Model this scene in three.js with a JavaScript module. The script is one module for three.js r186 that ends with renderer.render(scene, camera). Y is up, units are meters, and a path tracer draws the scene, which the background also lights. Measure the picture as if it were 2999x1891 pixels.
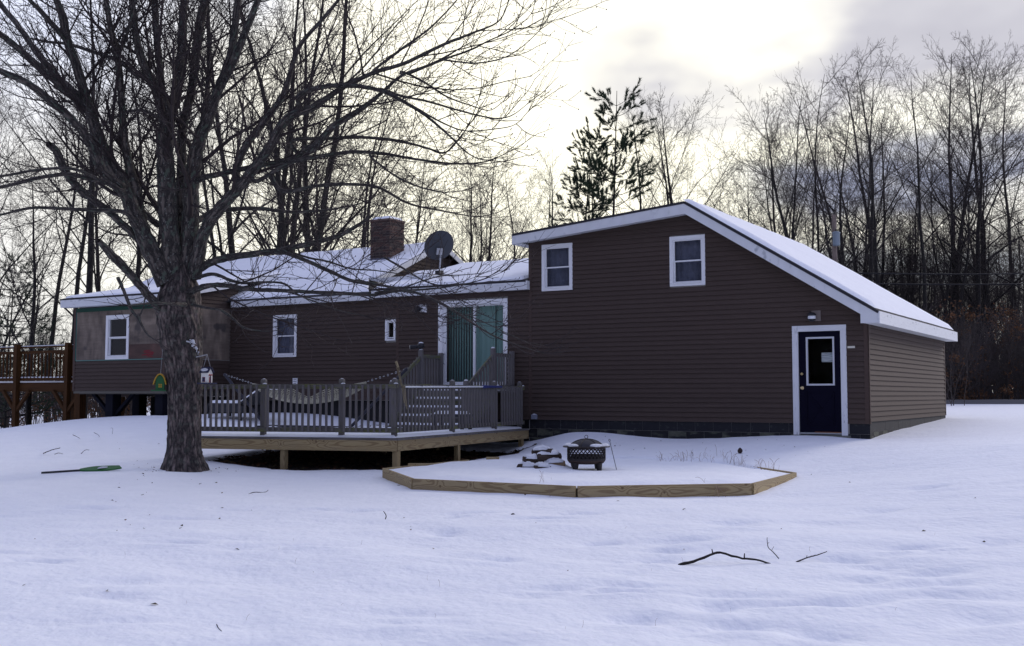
import * as THREE from 'three';
import { mergeGeometries, toCreasedNormals } from 'three/addons/utils/BufferGeometryUtils.js';
import { RoundedBoxGeometry } from 'three/addons/geometries/RoundedBoxGeometry.js';

// ---------------------------------------------------------------- camera, sky, sun, exposure
const scene = new THREE.Scene();
const camera = new THREE.PerspectiveCamera(32.16, 1024 / 646, 0.1, 1200);
const CAM = new THREE.Vector3(5.234, 0.7655, 22.212), YAW = 0.5392, PITCH = 0.0639, FOC = 3280;
camera.position.copy(CAM);
camera.rotation.set(PITCH, YAW, 0, 'YXZ');
camera.updateMatrixWorld(true);
const renderer = new THREE.WebGLRenderer({ antialias: true });
renderer.toneMapping = THREE.LinearToneMapping;
renderer.toneMappingExposure = 1.12;
renderer.shadowMap.enabled = true;
renderer.shadowMap.type = THREE.PCFSoftShadowMap;

// ---- seeded randomness and noise
function rng(seed) { let a = seed >>> 0; return () => { a = (a + 0x6D2B79F5) >>> 0; let t = a; t = Math.imul(t ^ (t >>> 15), t | 1); t ^= t + Math.imul(t ^ (t >>> 7), t | 61); return ((t ^ (t >>> 14)) >>> 0) / 4294967296; }; }
function h2(i, j, s) { let h = Math.imul(i, 374761393) ^ Math.imul(j, 668265263) ^ Math.imul(s, 2147483647 - 1274126177); h = Math.imul(h ^ (h >>> 13), 1274126177); h ^= h >>> 16; return (h >>> 0) / 4294967296; }
const mod = (a, n) => ((a % n) + n) % n;
function vn(x, y, s = 1, px = 0, py = 0) {       // value noise 0..1, tileable when px / py are given
  const i = Math.floor(x), j = Math.floor(y); let u = x - i, v = y - j; u = u * u * (3 - 2 * u); v = v * v * (3 - 2 * v);
  const A = px ? mod(i, px) : i, B = px ? mod(i + 1, px) : i + 1, C = py ? mod(j, py) : j, D = py ? mod(j + 1, py) : j + 1;
  return (h2(A, C, s) * (1 - u) + h2(B, C, s) * u) * (1 - v) + (h2(A, D, s) * (1 - u) + h2(B, D, s) * u) * v;
}
function fbm(x, y, s = 1, oct = 4, px = 0, py = 0) { let a = 0.5, t = 0, n = 0; for (let o = 0; o < oct; o++) { t += a * vn(x, y, s + o * 17, px, py); n += a; a *= 0.5; x *= 2; y *= 2; px *= 2; py *= 2; } return t / n; }
const sm = (a, b, x) => { const t = Math.min(1, Math.max(0, (x - a) / (b - a))); return t * t * (3 - 2 * t); };
const lerp = (a, b, t) => a + (b - a) * t;
const V = (x, y, z) => new THREE.Vector3(x, y, z);

// ---- the sky: a winter afternoon, thin bright cloud round a veiled low sun, blue-grey banks elsewhere
const SUN_AZ = 0.85, SUN_EL = 0.42;      // to the right of the view's heading / above the horizon (radians): veiled, out of frame on the right
{
  const w = 2048, h = 1024, d = new Float32Array(w * h * 4), hx = -Math.sin(YAW), hz = -Math.cos(YAW);
  const upper = (a) => a < 0.2 ? lerp(0.300, 0.275, sm(0.05, 0.2, a)) : a < 0.27 ? lerp(0.266, 0.292, (a - 0.2) / 0.07) : 0.292 + (a - 0.27) * 1.15;
  for (let j = 0; j < h; j++) for (let i = 0; i < w; i++) {
    const th = ((i + 0.5) / w - 0.5) * 2 * Math.PI, el = ((j + 0.5) / h - 0.5) * Math.PI, x = Math.cos(th), z = Math.sin(th);
    const az = Math.atan2(x * -hz + z * hx, x * hx + z * hz), E = Math.max(el, 0);      // azimuth from the heading, positive to the right
    const gap = (a, e) => Math.acos(Math.min(1, Math.max(-1, Math.sin(el) * Math.sin(e) + Math.cos(el) * Math.cos(e) * Math.cos(az - a))));
    const up = Math.pow(Math.sin(E), 0.6);
    let r = lerp(0.50, 0.29, up), g = lerp(0.54, 0.335, up), b = lerp(0.72, 0.65, up);
    const glow = Math.exp(-Math.pow(gap(0.0, 0.22) / 0.56, 2)), wide = Math.exp(-Math.pow(gap(0.45, 0.36) / 0.95, 2));
    r += wide * 0.37 + glow * 0.60; g += wide * 0.34 + glow * 0.535; b += wide * 0.22 + glow * 0.18;
    const k = 1 / (Math.sin(E) + 0.16), cx = Math.sin(az) * Math.cos(el) * k, cz = Math.cos(az) * Math.cos(el) * k, c = fbm(cx * 1.15 + 31.7, cz * 1.9 + 4.2, 5, 5);
    const wob = fbm(az * 9 + 3, el * 18, 41, 4) - 0.5, wob2 = fbm(az * 26 + 7, el * 70, 77, 4) - 0.5, e2 = el + wob * 0.05 + wob2 * 0.022;
    const grey = (t, R, G, B) => { r = lerp(r, R, t); g = lerp(g, G, t); b = lerp(b, B, t); };
    grey(sm(0.46, 0.66, c) * sm(0.02, 0.16, el) * (1 - glow) * 0.6 * sm(0.4, 0.9, Math.abs(az) + E), 0.40, 0.42, 0.51);
    const U = upper(az), b1 = sm(0.02, 0.13, az + wob * 0.1) * sm(0.215, 0.262, e2) * sm(U + 0.10, U - 0.05, el + wob * 0.11 + wob2 * 0.06) * sm(1.3, 0.6, az);
    const b2 = sm(0.17, 0.27, az + wob * 0.12) * sm(0.145, 0.168, e2) * sm(0.215, 0.198, e2) * sm(1.6, 0.9, az), b3 = sm(0.12, 0.2, az) * sm(0.075, 0.095, e2) * sm(0.13, 0.11, e2) * sm(1.6, 0.9, az);
    grey(b1 * 0.95, 0.56 + wob * 0.16 + wob2 * 0.1, 0.555 + wob * 0.16 + wob2 * 0.1, 0.62 + wob * 0.14 + wob2 * 0.09); grey(b2 * Math.min(1, 0.85 + wob2), 0.36, 0.385, 0.51); grey(b3 * 0.5, 0.55, 0.66, 0.88);
    grey(sm(-0.16, -0.40, az + wob * 0.2) * sm(0.17, 0.30, e2) * sm(-1.6, -0.9, az) * 0.8, 0.74, 0.80, 1.02);
    if (el < 0) { const t = sm(0, -0.2, el); r = lerp(r, 0.36, t); g = lerp(g, 0.38, t); b = lerp(b, 0.45, t); }
    const o = (j * w + i) * 4; d[o] = r; d[o + 1] = g; d[o + 2] = b; d[o + 3] = 1;
  }
  const t = new THREE.DataTexture(d, w, h, THREE.RGBAFormat, THREE.FloatType);
  t.mapping = THREE.EquirectangularReflectionMapping; t.magFilter = THREE.LinearFilter; t.minFilter = THREE.LinearFilter; t.wrapS = THREE.RepeatWrapping; t.needsUpdate = true;
  scene.background = t; scene.environment = t;
}
{
  const sun = new THREE.DirectionalLight(new THREE.Color(1, 0.92, 0.85), 1.35);
  const a = YAW - SUN_AZ, dir = V(-Math.sin(a) * Math.cos(SUN_EL), Math.sin(SUN_EL), -Math.cos(a) * Math.cos(SUN_EL));
  sun.position.copy(dir).multiplyScalar(90).add(V(-6, 0, 4)); sun.target.position.set(-6, 0, 4);
  sun.castShadow = true; sun.shadow.radius = 40; sun.shadow.mapSize.set(2048, 2048);
  Object.assign(sun.shadow.camera, { left: -45, right: 45, top: 45, bottom: -45, near: 1, far: 220 });
  sun.name = 'sun'; sun.target.name = 'sun_target';
  scene.add(sun, sun.target);
}

// ---------------------------------------------------------------- helpers
const camR = new THREE.Matrix4().extractRotation(camera.matrixWorld);
function ray(px, py) { return V((px - 1499.5) / FOC, -(py - 945.5) / FOC, -1).applyMatrix4(camR); }      // photograph pixel to direction, depth 1
const at = (px, py, depth) => ray(px, py).multiplyScalar(depth).add(CAM);
function onAxis(px, py, axis, val) { const r = ray(px, py); return r.clone().multiplyScalar((val - CAM[axis]) / r[axis]).add(CAM); }
const names = {};
function numbered(n) { const k = names[n] = (names[n] ?? -1) + 1; return k ? n + '_' + String(k).padStart(3, '0') : n; }
function shade(o) { o.castShadow = o.receiveShadow = true; return o; }
function tag(o, label, category, group, kind) { if (label) o.userData.label = label; if (category) o.userData.category = category; if (group) o.userData.group = group; if (kind) o.userData.kind = kind; return o; }
function thing(name, label, category, base = [0, 0, 0], group) { const o = new THREE.Group(); o.name = numbered(name); o.position.set(...base); scene.add(o); o.updateMatrixWorld(true); return tag(o, label, category, group); }
const inv = new THREE.Matrix4();
function put(parent, o) { parent.updateWorldMatrix(true, false); o.applyMatrix4(inv.copy(parent.matrixWorld).invert()); parent.add(o); o.updateMatrixWorld(true); return o; }     // o is given in world coordinates
function part(parent, name, geo, mat, pos, quat) { const m = shade(new THREE.Mesh(geo, mat)); m.name = name; if (pos) m.position.copy(pos); if (quat) m.quaternion.copy(quat); return put(parent, m); }
function solo(name, geo, mat, label, category, group, kind) { const m = shade(new THREE.Mesh(geo, mat)); m.name = numbered(name); scene.add(m); return tag(m, label, category, group, kind); }
function setting(name, geo, mat) { const m = shade(new THREE.Mesh(geo, mat)); m.name = numbered(name); scene.add(m); m.userData.kind = 'structure'; return m; }

// ---- textures
function tex(w, h, fn, srgb = true, rep = [1, 1]) {
  const d = new Uint8Array(w * h * 4);
  for (let j = 0; j < h; j++) for (let i = 0; i < w; i++) { const c = fn(i / w, j / h, i, j), o = (j * w + i) * 4; for (let k = 0; k < 3; k++) d[o + k] = Math.max(0, Math.min(255, (typeof c === 'number' ? c : c[k]) * 255)); d[o + 3] = 255; }
  const t = new THREE.DataTexture(d, w, h); t.wrapS = t.wrapT = THREE.RepeatWrapping; t.magFilter = THREE.LinearFilter; t.minFilter = THREE.LinearMipmapLinearFilter; t.generateMipmaps = true;
  t.colorSpace = srgb ? THREE.SRGBColorSpace : THREE.NoColorSpace; t.repeat.set(...rep); t.needsUpdate = true; return t;
}
const S = (c) => c <= 0.0031308 ? c * 12.92 : 1.055 * Math.pow(c, 1 / 2.4) - 0.055;
const lin = (r, g, b) => [S(r), S(g), S(b)];
const mixc = (a, b, t) => [lerp(a[0], b[0], t), lerp(a[1], b[1], t), lerp(a[2], b[2], t)];
function mat(rgb, rough = 0.7, o = {}) { const M = o.specularIntensity !== undefined ? new THREE.MeshPhysicalMaterial({ roughness: rough, ...o }) : new THREE.MeshStandardMaterial({ roughness: rough, ...o }); M.color.setRGB(...rgb); return M; }
// pine boards: u along the board (1 = 2.4 m), v across (1 = 0.24 m); growth rings cut at a slant, with knots
function pine(base, dark, seed, knots = 5, weather = 0) {
  const R = rng(seed), K = []; for (let i = 0; i < knots; i++) K.push([R(), 0.15 + R() * 0.7, 0.5 + R()]);
  return tex(1024, 128, (u, v) => {
    let y = v - 0.5 + (fbm(u * 6, v * 2, seed, 3, 6, 2) - 0.5) * 0.34, q = 0, kn = 0;
    for (const [ku, kv, ks] of K) { let du = Math.abs(u - ku); du = Math.min(du, 1 - du); const dd = Math.hypot(du * 10, (v - kv)) / (0.16 * ks); q += Math.exp(-dd * dd * 0.35) * 0.30; kn = Math.max(kn, sm(0.5, 0.25, dd)); }
    const cat = Math.sin((y * y * 9 + y * 2.2 + q * 3 + Math.sin(u * 2 * Math.PI) * 0.5 + (fbm(u * 8, v * 8, seed + 9, 3, 8, 8) - 0.5) * 0.35) * 12);
    let t = sm(-0.2, 0.95, cat) * 0.75 + (fbm(u * 60, v * 90, seed + 3, 2, 60, 90) - 0.5) * 0.25;
    t = Math.max(t, kn * 1.5);
    const wv = fbm(u * 5, v * 3, seed + 5, 3, 5, 3);
    return mixc(mixc(base, dark, Math.min(1.3, Math.max(0, t))), [0.42, 0.41, 0.40], weather * sm(0.3, 0.7, wv));
  });
}
function streaks(base, amp, seed, fu = 10, fv = 90, w = 256, h = 256) { return tex(w, h, (u, v) => { const n = (fbm(u * fu, v * fv, seed, 3, fu, fv) - 0.5) * 2 * amp + (fbm(u * 6, v * 5, seed + 4, 3, 6, 5) - 0.5) * amp; return [base[0] * (1 + n), base[1] * (1 + n), base[2] * (1 + n * 0.95)]; }); }
// a box whose uv runs along its longest edge in metres / su, across in metres / sv
function woodBox(w, h, d, su = 2.4, sv = 0.24, off = 0) {
  const g = new THREE.BoxGeometry(w, h, d).toNonIndexed(), p = g.attributes.position, n = g.attributes.normal, uv = g.attributes.uv, D = [w, h, d], L = D.indexOf(Math.max(w, h, d));
  for (let i = 0; i < p.count; i++) { const P = [p.getX(i), p.getY(i), p.getZ(i)], N = [Math.abs(n.getX(i)), Math.abs(n.getY(i)), Math.abs(n.getZ(i))], f = N.indexOf(Math.max(...N)), ax = [0, 1, 2].filter((a) => a !== f); const u = ax.includes(L) ? L : ax[0], v = ax.find((a) => a !== u); uv.setXY(i, P[u] / su + off, P[v] / sv + off * 3.7 + 0.5); }
  return g;
}
function box(parent, name, a, b, m, off = 0, su = 2.4, sv = 0.24) { return part(parent, name, woodBox(Math.abs(b[0] - a[0]), Math.abs(b[1] - a[1]), Math.abs(b[2] - a[2]), su, sv, off), m, V((a[0] + b[0]) / 2, (a[1] + b[1]) / 2, (a[2] + b[2]) / 2)); }
// a bar of section w (sideways) x h (up) from a to b
function barQuat(a, b) { const d = b.clone().sub(a).normalize(), up = Math.abs(d.y) > 0.98 ? V(0, 0, 1) : V(0, 1, 0), s = d.clone().cross(up).normalize(), u = s.clone().cross(d).normalize(); return new THREE.Quaternion().setFromRotationMatrix(new THREE.Matrix4().makeBasis(d, u, s)); }
function bar(parent, name, a, b, w, h, m, off = 0, su = 2.4, sv = 0.24) { return part(parent, name, woodBox(a.distanceTo(b), h, w, su, sv, off), m, a.clone().add(b).multiplyScalar(0.5), barQuat(a, b)); }
function rod(parent, name, a, b, r, m, r2 = r, seg = 8) { const g = new THREE.CylinderGeometry(r2, r, a.distanceTo(b), seg); return part(parent, name, g, m, a.clone().add(b).multiplyScalar(0.5), new THREE.Quaternion().setFromUnitVectors(V(0, 1, 0), b.clone().sub(a).normalize())); }
// flat-shaded polyhedron from faces (lists of points), uv in metres over the face's plane
function faces(list, s = 1) {
  const P = [], N = [], U = [];
  for (const f of list) {
    const n = f[1].clone().sub(f[0]).cross(f[2].clone().sub(f[0])).normalize(), ax = Math.abs(n.y) > 0.75 ? ['x', 'z'] : Math.abs(n.x) > Math.abs(n.z) ? ['z', 'y'] : ['x', 'y'];
    for (let i = 1; i + 1 < f.length; i++) for (const v of [f[0], f[i], f[i + 1]]) { P.push(v.x, v.y, v.z); N.push(n.x, n.y, n.z); U.push(v[ax[0]] / s, v[ax[1]] / s); }
  }
  const g = new THREE.BufferGeometry(); g.setAttribute('position', new THREE.Float32BufferAttribute(P, 3)); g.setAttribute('normal', new THREE.Float32BufferAttribute(N, 3)); g.setAttribute('uv', new THREE.Float32BufferAttribute(U, 2)); return g;
}
// a prism: outline points (counter-clockwise seen from +n) pushed back by n * t
function prism(pts, n, t, s = 1) { const q = pts.map((p) => p.clone().addScaledVector(n, -t)), L = [pts.slice(), q.slice().reverse()]; for (let i = 0; i < pts.length; i++) { const j = (i + 1) % pts.length; L.push([pts[i], q[i], q[j], pts[j]]); } return faces(L, s); }

// ---- materials
const vinylTex = tex(512, 256, (u, v) => { const n = (fbm(u * 14, v * 120, 3, 3, 14, 120) - 0.5) * 0.10 + (fbm(u * 2, v * 2, 8, 3, 2, 2) - 0.5) * 0.10; const m = 0; return [0.75 * (1 + n + m), 0.75 * (1 + n + m), 0.75 * (1 + n + m)]; });
const vinylBump = tex(512, 256, (u, v) => fbm(u * 10, v * 140, 13, 3, 10, 140), false);
const M = {};
M.siding = [0, 1, 2].map((k) => mat([0.136 + k * 0.003, 0.098 + k * 0.0022, 0.082 + k * 0.002], 0.74, { specularIntensity: 0.35, map: vinylTex, bumpMap: vinylBump, bumpScale: 0.0006 }));
M.sidingTrim = mat([0.076, 0.052, 0.043], 0.7, { specularIntensity: 0.35 });
const trimTex = tex(512, 256, (u, v) => { const n = (fbm(u * 9, v * 6, 31, 4, 9, 6) - 0.5) * 0.05, d = sm(0.60, 0.78, fbm(u * 22, v * 9, 57, 4, 22, 9)) * sm(0.45, 0.65, fbm(u * 3, v * 2, 63, 2, 3, 2)) * 0.22; return [0.90 + n - d, 0.905 + n - d * 0.95, 0.91 + n - d * 0.9]; });
M.white = mat([0.86, 0.87, 0.88], 0.5, { map: trimTex });
M.frame = mat([0.80, 0.81, 0.82], 0.42);
M.shingle = mat([0.028, 0.027, 0.032], 0.95);
const snowBump = tex(512, 512, (u, v) => fbm(u * 40, v * 40, 91, 4, 40, 40), false);
const snowTex = tex(512, 512, (u, v) => { const n = (fbm(u * 9, v * 9, 71, 5, 9, 9) - 0.5) * 0.03; return [0.955 + n, 0.962 + n, 0.975 + n * 0.8]; });
M.snow = mat([0.93, 0.94, 0.96], 0.92, { map: snowTex, bumpMap: snowBump, bumpScale: 0.010 });
M.deckPine = [11, 23, 37].map((s) => mat([1, 1, 1], 0.72, { map: pine(lin(0.36, 0.275, 0.135), lin(0.19, 0.125, 0.055), s, 6, 0.10) }));
M.greyWood = [41, 52].map((s) => mat([1, 1, 1], 0.85, { map: tex(256, 256, (u, v) => { const n = (fbm(u * 6, v * 70, s, 3, 6, 70) - 0.5) * 0.55, g = sm(0.5, 0.75, fbm(u * 8, v * 8, s + 3, 3, 8, 8)) * 0.22; return [0.40 * (1 + n), 0.385 * (1 + n) + g * 0.02, 0.385 * (1 + n) - g * 0.12]; }) }));
M.railWood = mat([1, 1, 1], 0.85, { map: tex(256, 256, (u, v) => { const n = (fbm(u * 6, v * 60, 61, 3, 6, 60) - 0.5) * 0.5, g = sm(0.4, 0.7, fbm(u * 9, v * 6, 66, 3, 9, 6)); return [0.37 * (1 + n) + g * 0.03, 0.36 * (1 + n) + g * 0.05, 0.34 * (1 + n) - g * 0.08]; }) });
M.brownWood = mat([1, 1, 1], 0.8, { specularIntensity: 0.3, map: streaks([0.27, 0.175, 0.085], 0.3, 77, 6, 50) });
M.soil = mat([1, 1, 1], 0.98, { map: tex(512, 512, (u, v) => { const n = fbm(u * 40, v * 40, 83, 4, 40, 40), q = sm(0.62, 0.7, fbm(u * 60, v * 60, 88, 2, 60, 60)); return mixc(mixc([0.10, 0.085, 0.075], [0.20, 0.165, 0.13], n), [0.33, 0.22, 0.14], q * 0.6); }), bumpMap: snowBump, bumpScale: 0.05 });
M.tar = mat([1, 1, 1], 0.8, { map: tex(512, 256, (u, v) => { const n = fbm(u * 12, v * 12, 101, 4, 12, 12), s = sm(0.62, 0.72, fbm(u * 26, v * 22, 105, 4, 26, 22)) * sm(0.35, 0.6, fbm(u * 3, v * 4, 109, 3, 3, 4)); return mixc([0.055 + n * 0.03, 0.06 + n * 0.03, 0.09 + n * 0.03], [0.30, 0.32, 0.28], s * 0.5); }) });
M.tarStained = mat([1, 1, 1], 0.9, { map: tex(512, 256, (u, v) => { const n = fbm(u * 12, v * 12, 131, 4, 12, 12), s = sm(0.44, 0.60, fbm(u * 5, v * 7, 135, 5, 5, 7)), g = fbm(u * 30, v * 30, 139, 3, 30, 30); return mixc([0.06 + n * 0.04, 0.065 + n * 0.04, 0.08 + n * 0.04], mixc([0.24, 0.26, 0.21], [0.42, 0.42, 0.36], g), s * 0.85); }) });
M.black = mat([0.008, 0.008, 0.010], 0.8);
M.navyPost = mat([0.012, 0.013, 0.022], 0.9, { specularIntensity: 0.3 });
M.blackMetal = mat([0.018, 0.018, 0.022], 0.45, { metalness: 0.3 });
M.dishGrey = mat([0.046, 0.052, 0.064], 0.7);
M.steel = mat([0.42, 0.43, 0.45], 0.4, { metalness: 0.8 });
M.brass = mat([0.72, 0.58, 0.32], 0.28, { metalness: 1 });
M.glass = new THREE.MeshPhysicalMaterial({ color: 0xffffff, roughness: 0.04, transmission: 1, thickness: 0, ior: 1.5, specularIntensity: 0.6, side: THREE.DoubleSide });
M.screenCloth = mat([0.085, 0.095, 0.135], 0.9, { map: tex(128, 128, (u, v) => { const n = 0.75 + 0.4 * fbm(u * 5, v * 6, 333, 4, 5, 6); return [n, n, n]; }) });
M.room = mat([0.26, 0.25, 0.23], 0.9);
M.doorNavy = mat([0.005, 0.0045, 0.014], 0.55, { specularIntensity: 0.12 });
M.blind = [0, 1].map((k) => mat([0.155 + k * 0.02, 0.275 + k * 0.025, 0.24 + k * 0.025], 0.75, { side: THREE.DoubleSide }));
M.rope = mat([0.42, 0.40, 0.30], 0.95);
M.leaf = mat([0.05, 0.028, 0.018], 0.9, { side: THREE.DoubleSide });
// ---------------------------------------------------------------- ground
const CTRL = [[5.2, 22.2, -0.95], [-1.4, 17.6, -0.87], [4.3, 14.2, -0.86], [10, 18, -0.85], [1.6, 12.5, -0.75], [-6.6, 14, -0.64], [-12, 16, -0.75], [-10.5, 10, -0.46], [-9.5, 8.5, -0.50], [-6.6, 6.5, -0.56], [-8.7, 6.9, -0.54], [-7.0, 3.2, -0.52], [-7.7, 0.8, -0.42], [-6.6, 0.05, -0.19],
  [-4.2, 0, -0.14], [-1.2, 0, -0.07], [0, 0, -0.07], [0, -4, 0.06], [0, -8.1, 0.17], [3.1, 3.1, -0.02], [3.45, 6.5, -0.30], [-1.7, 9.2, -0.60], [-4.4, 9.3, -0.60], [0.4, 7.5, -0.58], [0.3, 4.9, -0.47], [-1.7, 2.9, -0.36], [-4.3, 2.6, -0.38], [-6.5, 4.6, -0.52], [-6.3, 7.5, -0.58],
  [-17.1, 2.3, 0.24], [-19, 2.6, 0.17], [-20.5, 2.3, 0.06], [-24.6, 1, -0.40], [-17.1, 6.8, -0.13], [-14.2, 0, 0.26], [-13.4, 3.6, 0.02], [-10.8, 0.8, -0.12], [-11.7, 6, -0.30], [-9, 4, -0.42], [-14, 9, -0.36], [-22, 8, -0.55], [-30, 5, -0.85], [-30, -10, -0.50], [-20, -20, -0.2], [-40, -30, -0.4],
  [0, -31, 0.40], [-8, -28, 0.36], [20, -34, 0.42], [30, 0, 0.1], [18, 10, -0.45], [-40, 30, -1.3], [30, 40, -1.1], [-5, 40, -1.1], [0, -60, 0.6], [-60, -60, 0], [80, -80, 0.6], [-120, 20, -1], [120, 20, 0], [0, 140, -1.5], [0, -260, 1.5]];
const kern = (dx, dz) => Math.sqrt(dx * dx + dz * dz + 0.6);
let groundBase;
{
  const n = CTRL.length, A = [];
  for (let i = 0; i < n; i++) { A.push([]); for (let j = 0; j < n; j++) A[i].push(kern(CTRL[i][0] - CTRL[j][0], CTRL[i][1] - CTRL[j][1]) + (i === j ? 0.25 : 0)); A[i].push(1); A[i].push(CTRL[i][2]); }
  A.push([...Array(n).fill(1), 0, 0]);
  const m = n + 1;
  for (let c = 0; c < m; c++) { let p = c; for (let r = c + 1; r < m; r++) if (Math.abs(A[r][c]) > Math.abs(A[p][c])) p = r; [A[c], A[p]] = [A[p], A[c]]; for (let r = 0; r < m; r++) if (r !== c) { const f = A[r][c] / A[c][c]; if (f) for (let k = c; k <= m; k++) A[r][k] -= f * A[c][k]; } }
  const W = A.map((r, i) => r[m] / r[i]);
  groundBase = (x, z) => { let s = W[n]; for (let i = 0; i < n; i++) s += W[i] * kern(x - CTRL[i][0], z - CTRL[i][1]); return s; };
}
const inside = (poly, x, z) => { let c = false; for (let i = 0, j = poly.length - 1; i < poly.length; j = i++) { const [a, b] = poly[i], [d, e] = poly[j]; if ((b > z) !== (e > z) && x < (d - a) * (z - b) / (e - b) + a) c = !c; } return c; };
function edgeDist(poly, x, z) { let m = 1e9; for (let i = 0, j = poly.length - 1; i < poly.length; j = i++) { const [a, b] = poly[i], [d, e] = poly[j], l = (d - a) ** 2 + (e - b) ** 2, t = Math.max(0, Math.min(1, ((x - a) * (d - a) + (z - b) * (e - b)) / l)); m = Math.min(m, Math.hypot(x - a - t * (d - a), z - b - t * (e - b))); } return inside(poly, x, z) ? m : -m; }
const DECK = [[-6.63, 6.32], [-7.58, 0.06], [-11.2, 0.2], [-10.75, 7.5]];
const DECK_SOIL = [[-6.50, 6.42], [-7.30, 0.4], [-10.6, 0.9], [-11.0, 3.0], [-10.55, 7.25], [-9.6, 7.15], [-8.6, 7.0], [-7.4, 6.75]];
const EXT_SOIL = [[-20.7, 2.35], [-16.9, 2.35], [-15.5, 0.1], [-15.5, -6], [-21.5, -6]];
const OCT = [[-6.11, 7.37], [-4.33, 9.0], [-1.69, 8.96], [0.15, 7.33], [0.02, 4.92], [-1.75, 3.05], [-4.35, 2.78], [-6.22, 4.65]];
const DENTS = []; { const R = rng(515); for (let i = 0; i < 90; i++) { const p = i < 72 ? onAxis(-100 + R() * 3200, 1500 + Math.pow(R(), 0.8) * 420, 'y', -0.78) : onAxis(2480 + R() * 330, 1630 + R() * 110, 'y', -0.76); DENTS.push([p.x, p.z, 0.12 + R() * 0.28, 0.06 + R() * 0.10, (0.02 + R() * 0.042) * (i < 72 ? 1 : 0.9), (R() - 0.5) * 0.5]); } }
function snowRelief(x, z) {
  const d = Math.hypot(x - CAM.x, z - CAM.z), far = sm(40, 20, d), u = x * 0.858 - z * 0.513, v = x * 0.513 + z * 0.858, open = 0.22 + 0.78 * sm(4.5, 10, v);      // lies flatter by the house; wind ripples run across the slope
  let n = (fbm(x * 0.55 + 9, z * 0.8 + 3, 211, 4) - 0.5) * 0.11 + (fbm(u * 0.9, v * 2.0, 223, 3) - 0.5) * 0.032 + (fbm(u * 2.2, v * 3.6, 227, 3) - 0.5) * 0.012;
  n *= open; n += (fbm(u * 4.2, v * 6, 229, 2) - 0.5) * (0.006 + 0.008 * sm(0.45, 0.7, fbm(u * 0.4, v * 0.5, 231, 2))) + (fbm(u * 1.5, v * 2.6, 233, 2) - 0.5) * 0.02 * (1 - open);      // crust
  if (v > 6) for (const [a, b, ru, rv, h, t] of DENTS) { const dx = x - a, dz = z - b; if (dx * dx + dz * dz > 1.2) continue; const q = dx * 0.858 - dz * 0.513, w = dx * 0.513 + dz * 0.858 + q * t, e = (q / ru) ** 2 + (w / rv) ** 2; n -= h * Math.exp(-e) - 0.35 * h * Math.exp(-((q / ru) ** 2 + ((w - rv * 1.9) / rv) ** 2)); }
  return n * (0.3 + 0.7 * far);
}
function soilDip(x, z) { const w = (fbm(x * 2.3, z * 2.3, 251, 4) - 0.5) * 0.55; return Math.max(sm(-0.05, 0.22, edgeDist(DECK_SOIL, x, z) + w), sm(-0.05, 0.25, edgeDist(EXT_SOIL, x, z) + w * 0.8)); }
const GROUND0 = (x, z) => groundBase(x, z) + snowRelief(x, z);
function G(x, z) {
  let y = GROUND0(x, z);
  y -= 0.06 * Math.exp(-(((x + 9.507) ** 2 + (z - 8.517) ** 2) / 0.22));      // melt ring round the trunk
  const o = edgeDist(OCT, x, z);
  if (o > 0.05) y = lerp(y, Math.min(y, -0.85), sm(0.05, 0.30, o));
  if (x > -24 && x < -5 && z < 9 && z > -7) y -= 0.10 * soilDip(x, z);
  return y;
}
function axis(a, b, step, far, n) { const L = []; for (let v = a; v <= b + 1e-6; v += step) L.push(v); let s = step, v = b; for (let i = 0; i < n; i++) { s *= 1.16; v += s; L.push(v); } const k = far / (L[L.length - 1] - b); s = step; v = a; const F = []; for (let i = 0; i < n; i++) { s *= 1.16; v -= s; F.unshift(v); } return [...F, ...L]; }
function sheet(xs, zs, hf, uvs) {
  const P = [], U = [], I = [], nx = xs.length;
  for (const z of zs) for (const x of xs) { P.push(x, hf(x, z), z); U.push(x / uvs, z / uvs); }
  for (let j = 0; j + 1 < zs.length; j++) for (let i = 0; i + 1 < nx; i++) { const a = j * nx + i, b = a + 1, c = a + nx, d = c + 1; I.push(a, c, b, b, c, d); }
  const g = new THREE.BufferGeometry(); g.setAttribute('position', new THREE.Float32BufferAttribute(P, 3)); g.setAttribute('uv', new THREE.Float32BufferAttribute(U, 2)); g.setIndex(I); g.computeVertexNormals(); return g;
}
setting('snow_ground', sheet(axis(-25, 9, 0.095, 300, 46), axis(-1.5, 18.5, 0.075, 300, 48), G, 2.5), M.snow);
// bare leaf-strewn earth where the deck and the raised wing keep the snow off
{
  const range = (a, b, s) => { const L = []; for (let v = a; v <= b; v += s) L.push(v); return L; };
  const soil = (poly, name) => { const xs = poly.map((p) => p[0]), zs = poly.map((p) => p[1]); setting(name, sheet(range(Math.min(...xs) - 0.7, Math.max(...xs) + 0.7, 0.12), range(Math.min(...zs) - 0.7, Math.max(...zs) + 0.7, 0.12), (x, z) => GROUND0(x, z) - 0.045 + (fbm(x * 5, z * 5, 263, 3) - 0.5) * 0.02 - 0.25 * sm(0.15, 0.5, -edgeDist(poly, x, z)), 1.2), M.soil); };
  soil(DECK_SOIL, 'bare_ground'); soil(EXT_SOIL, 'bare_ground');
}
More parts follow.
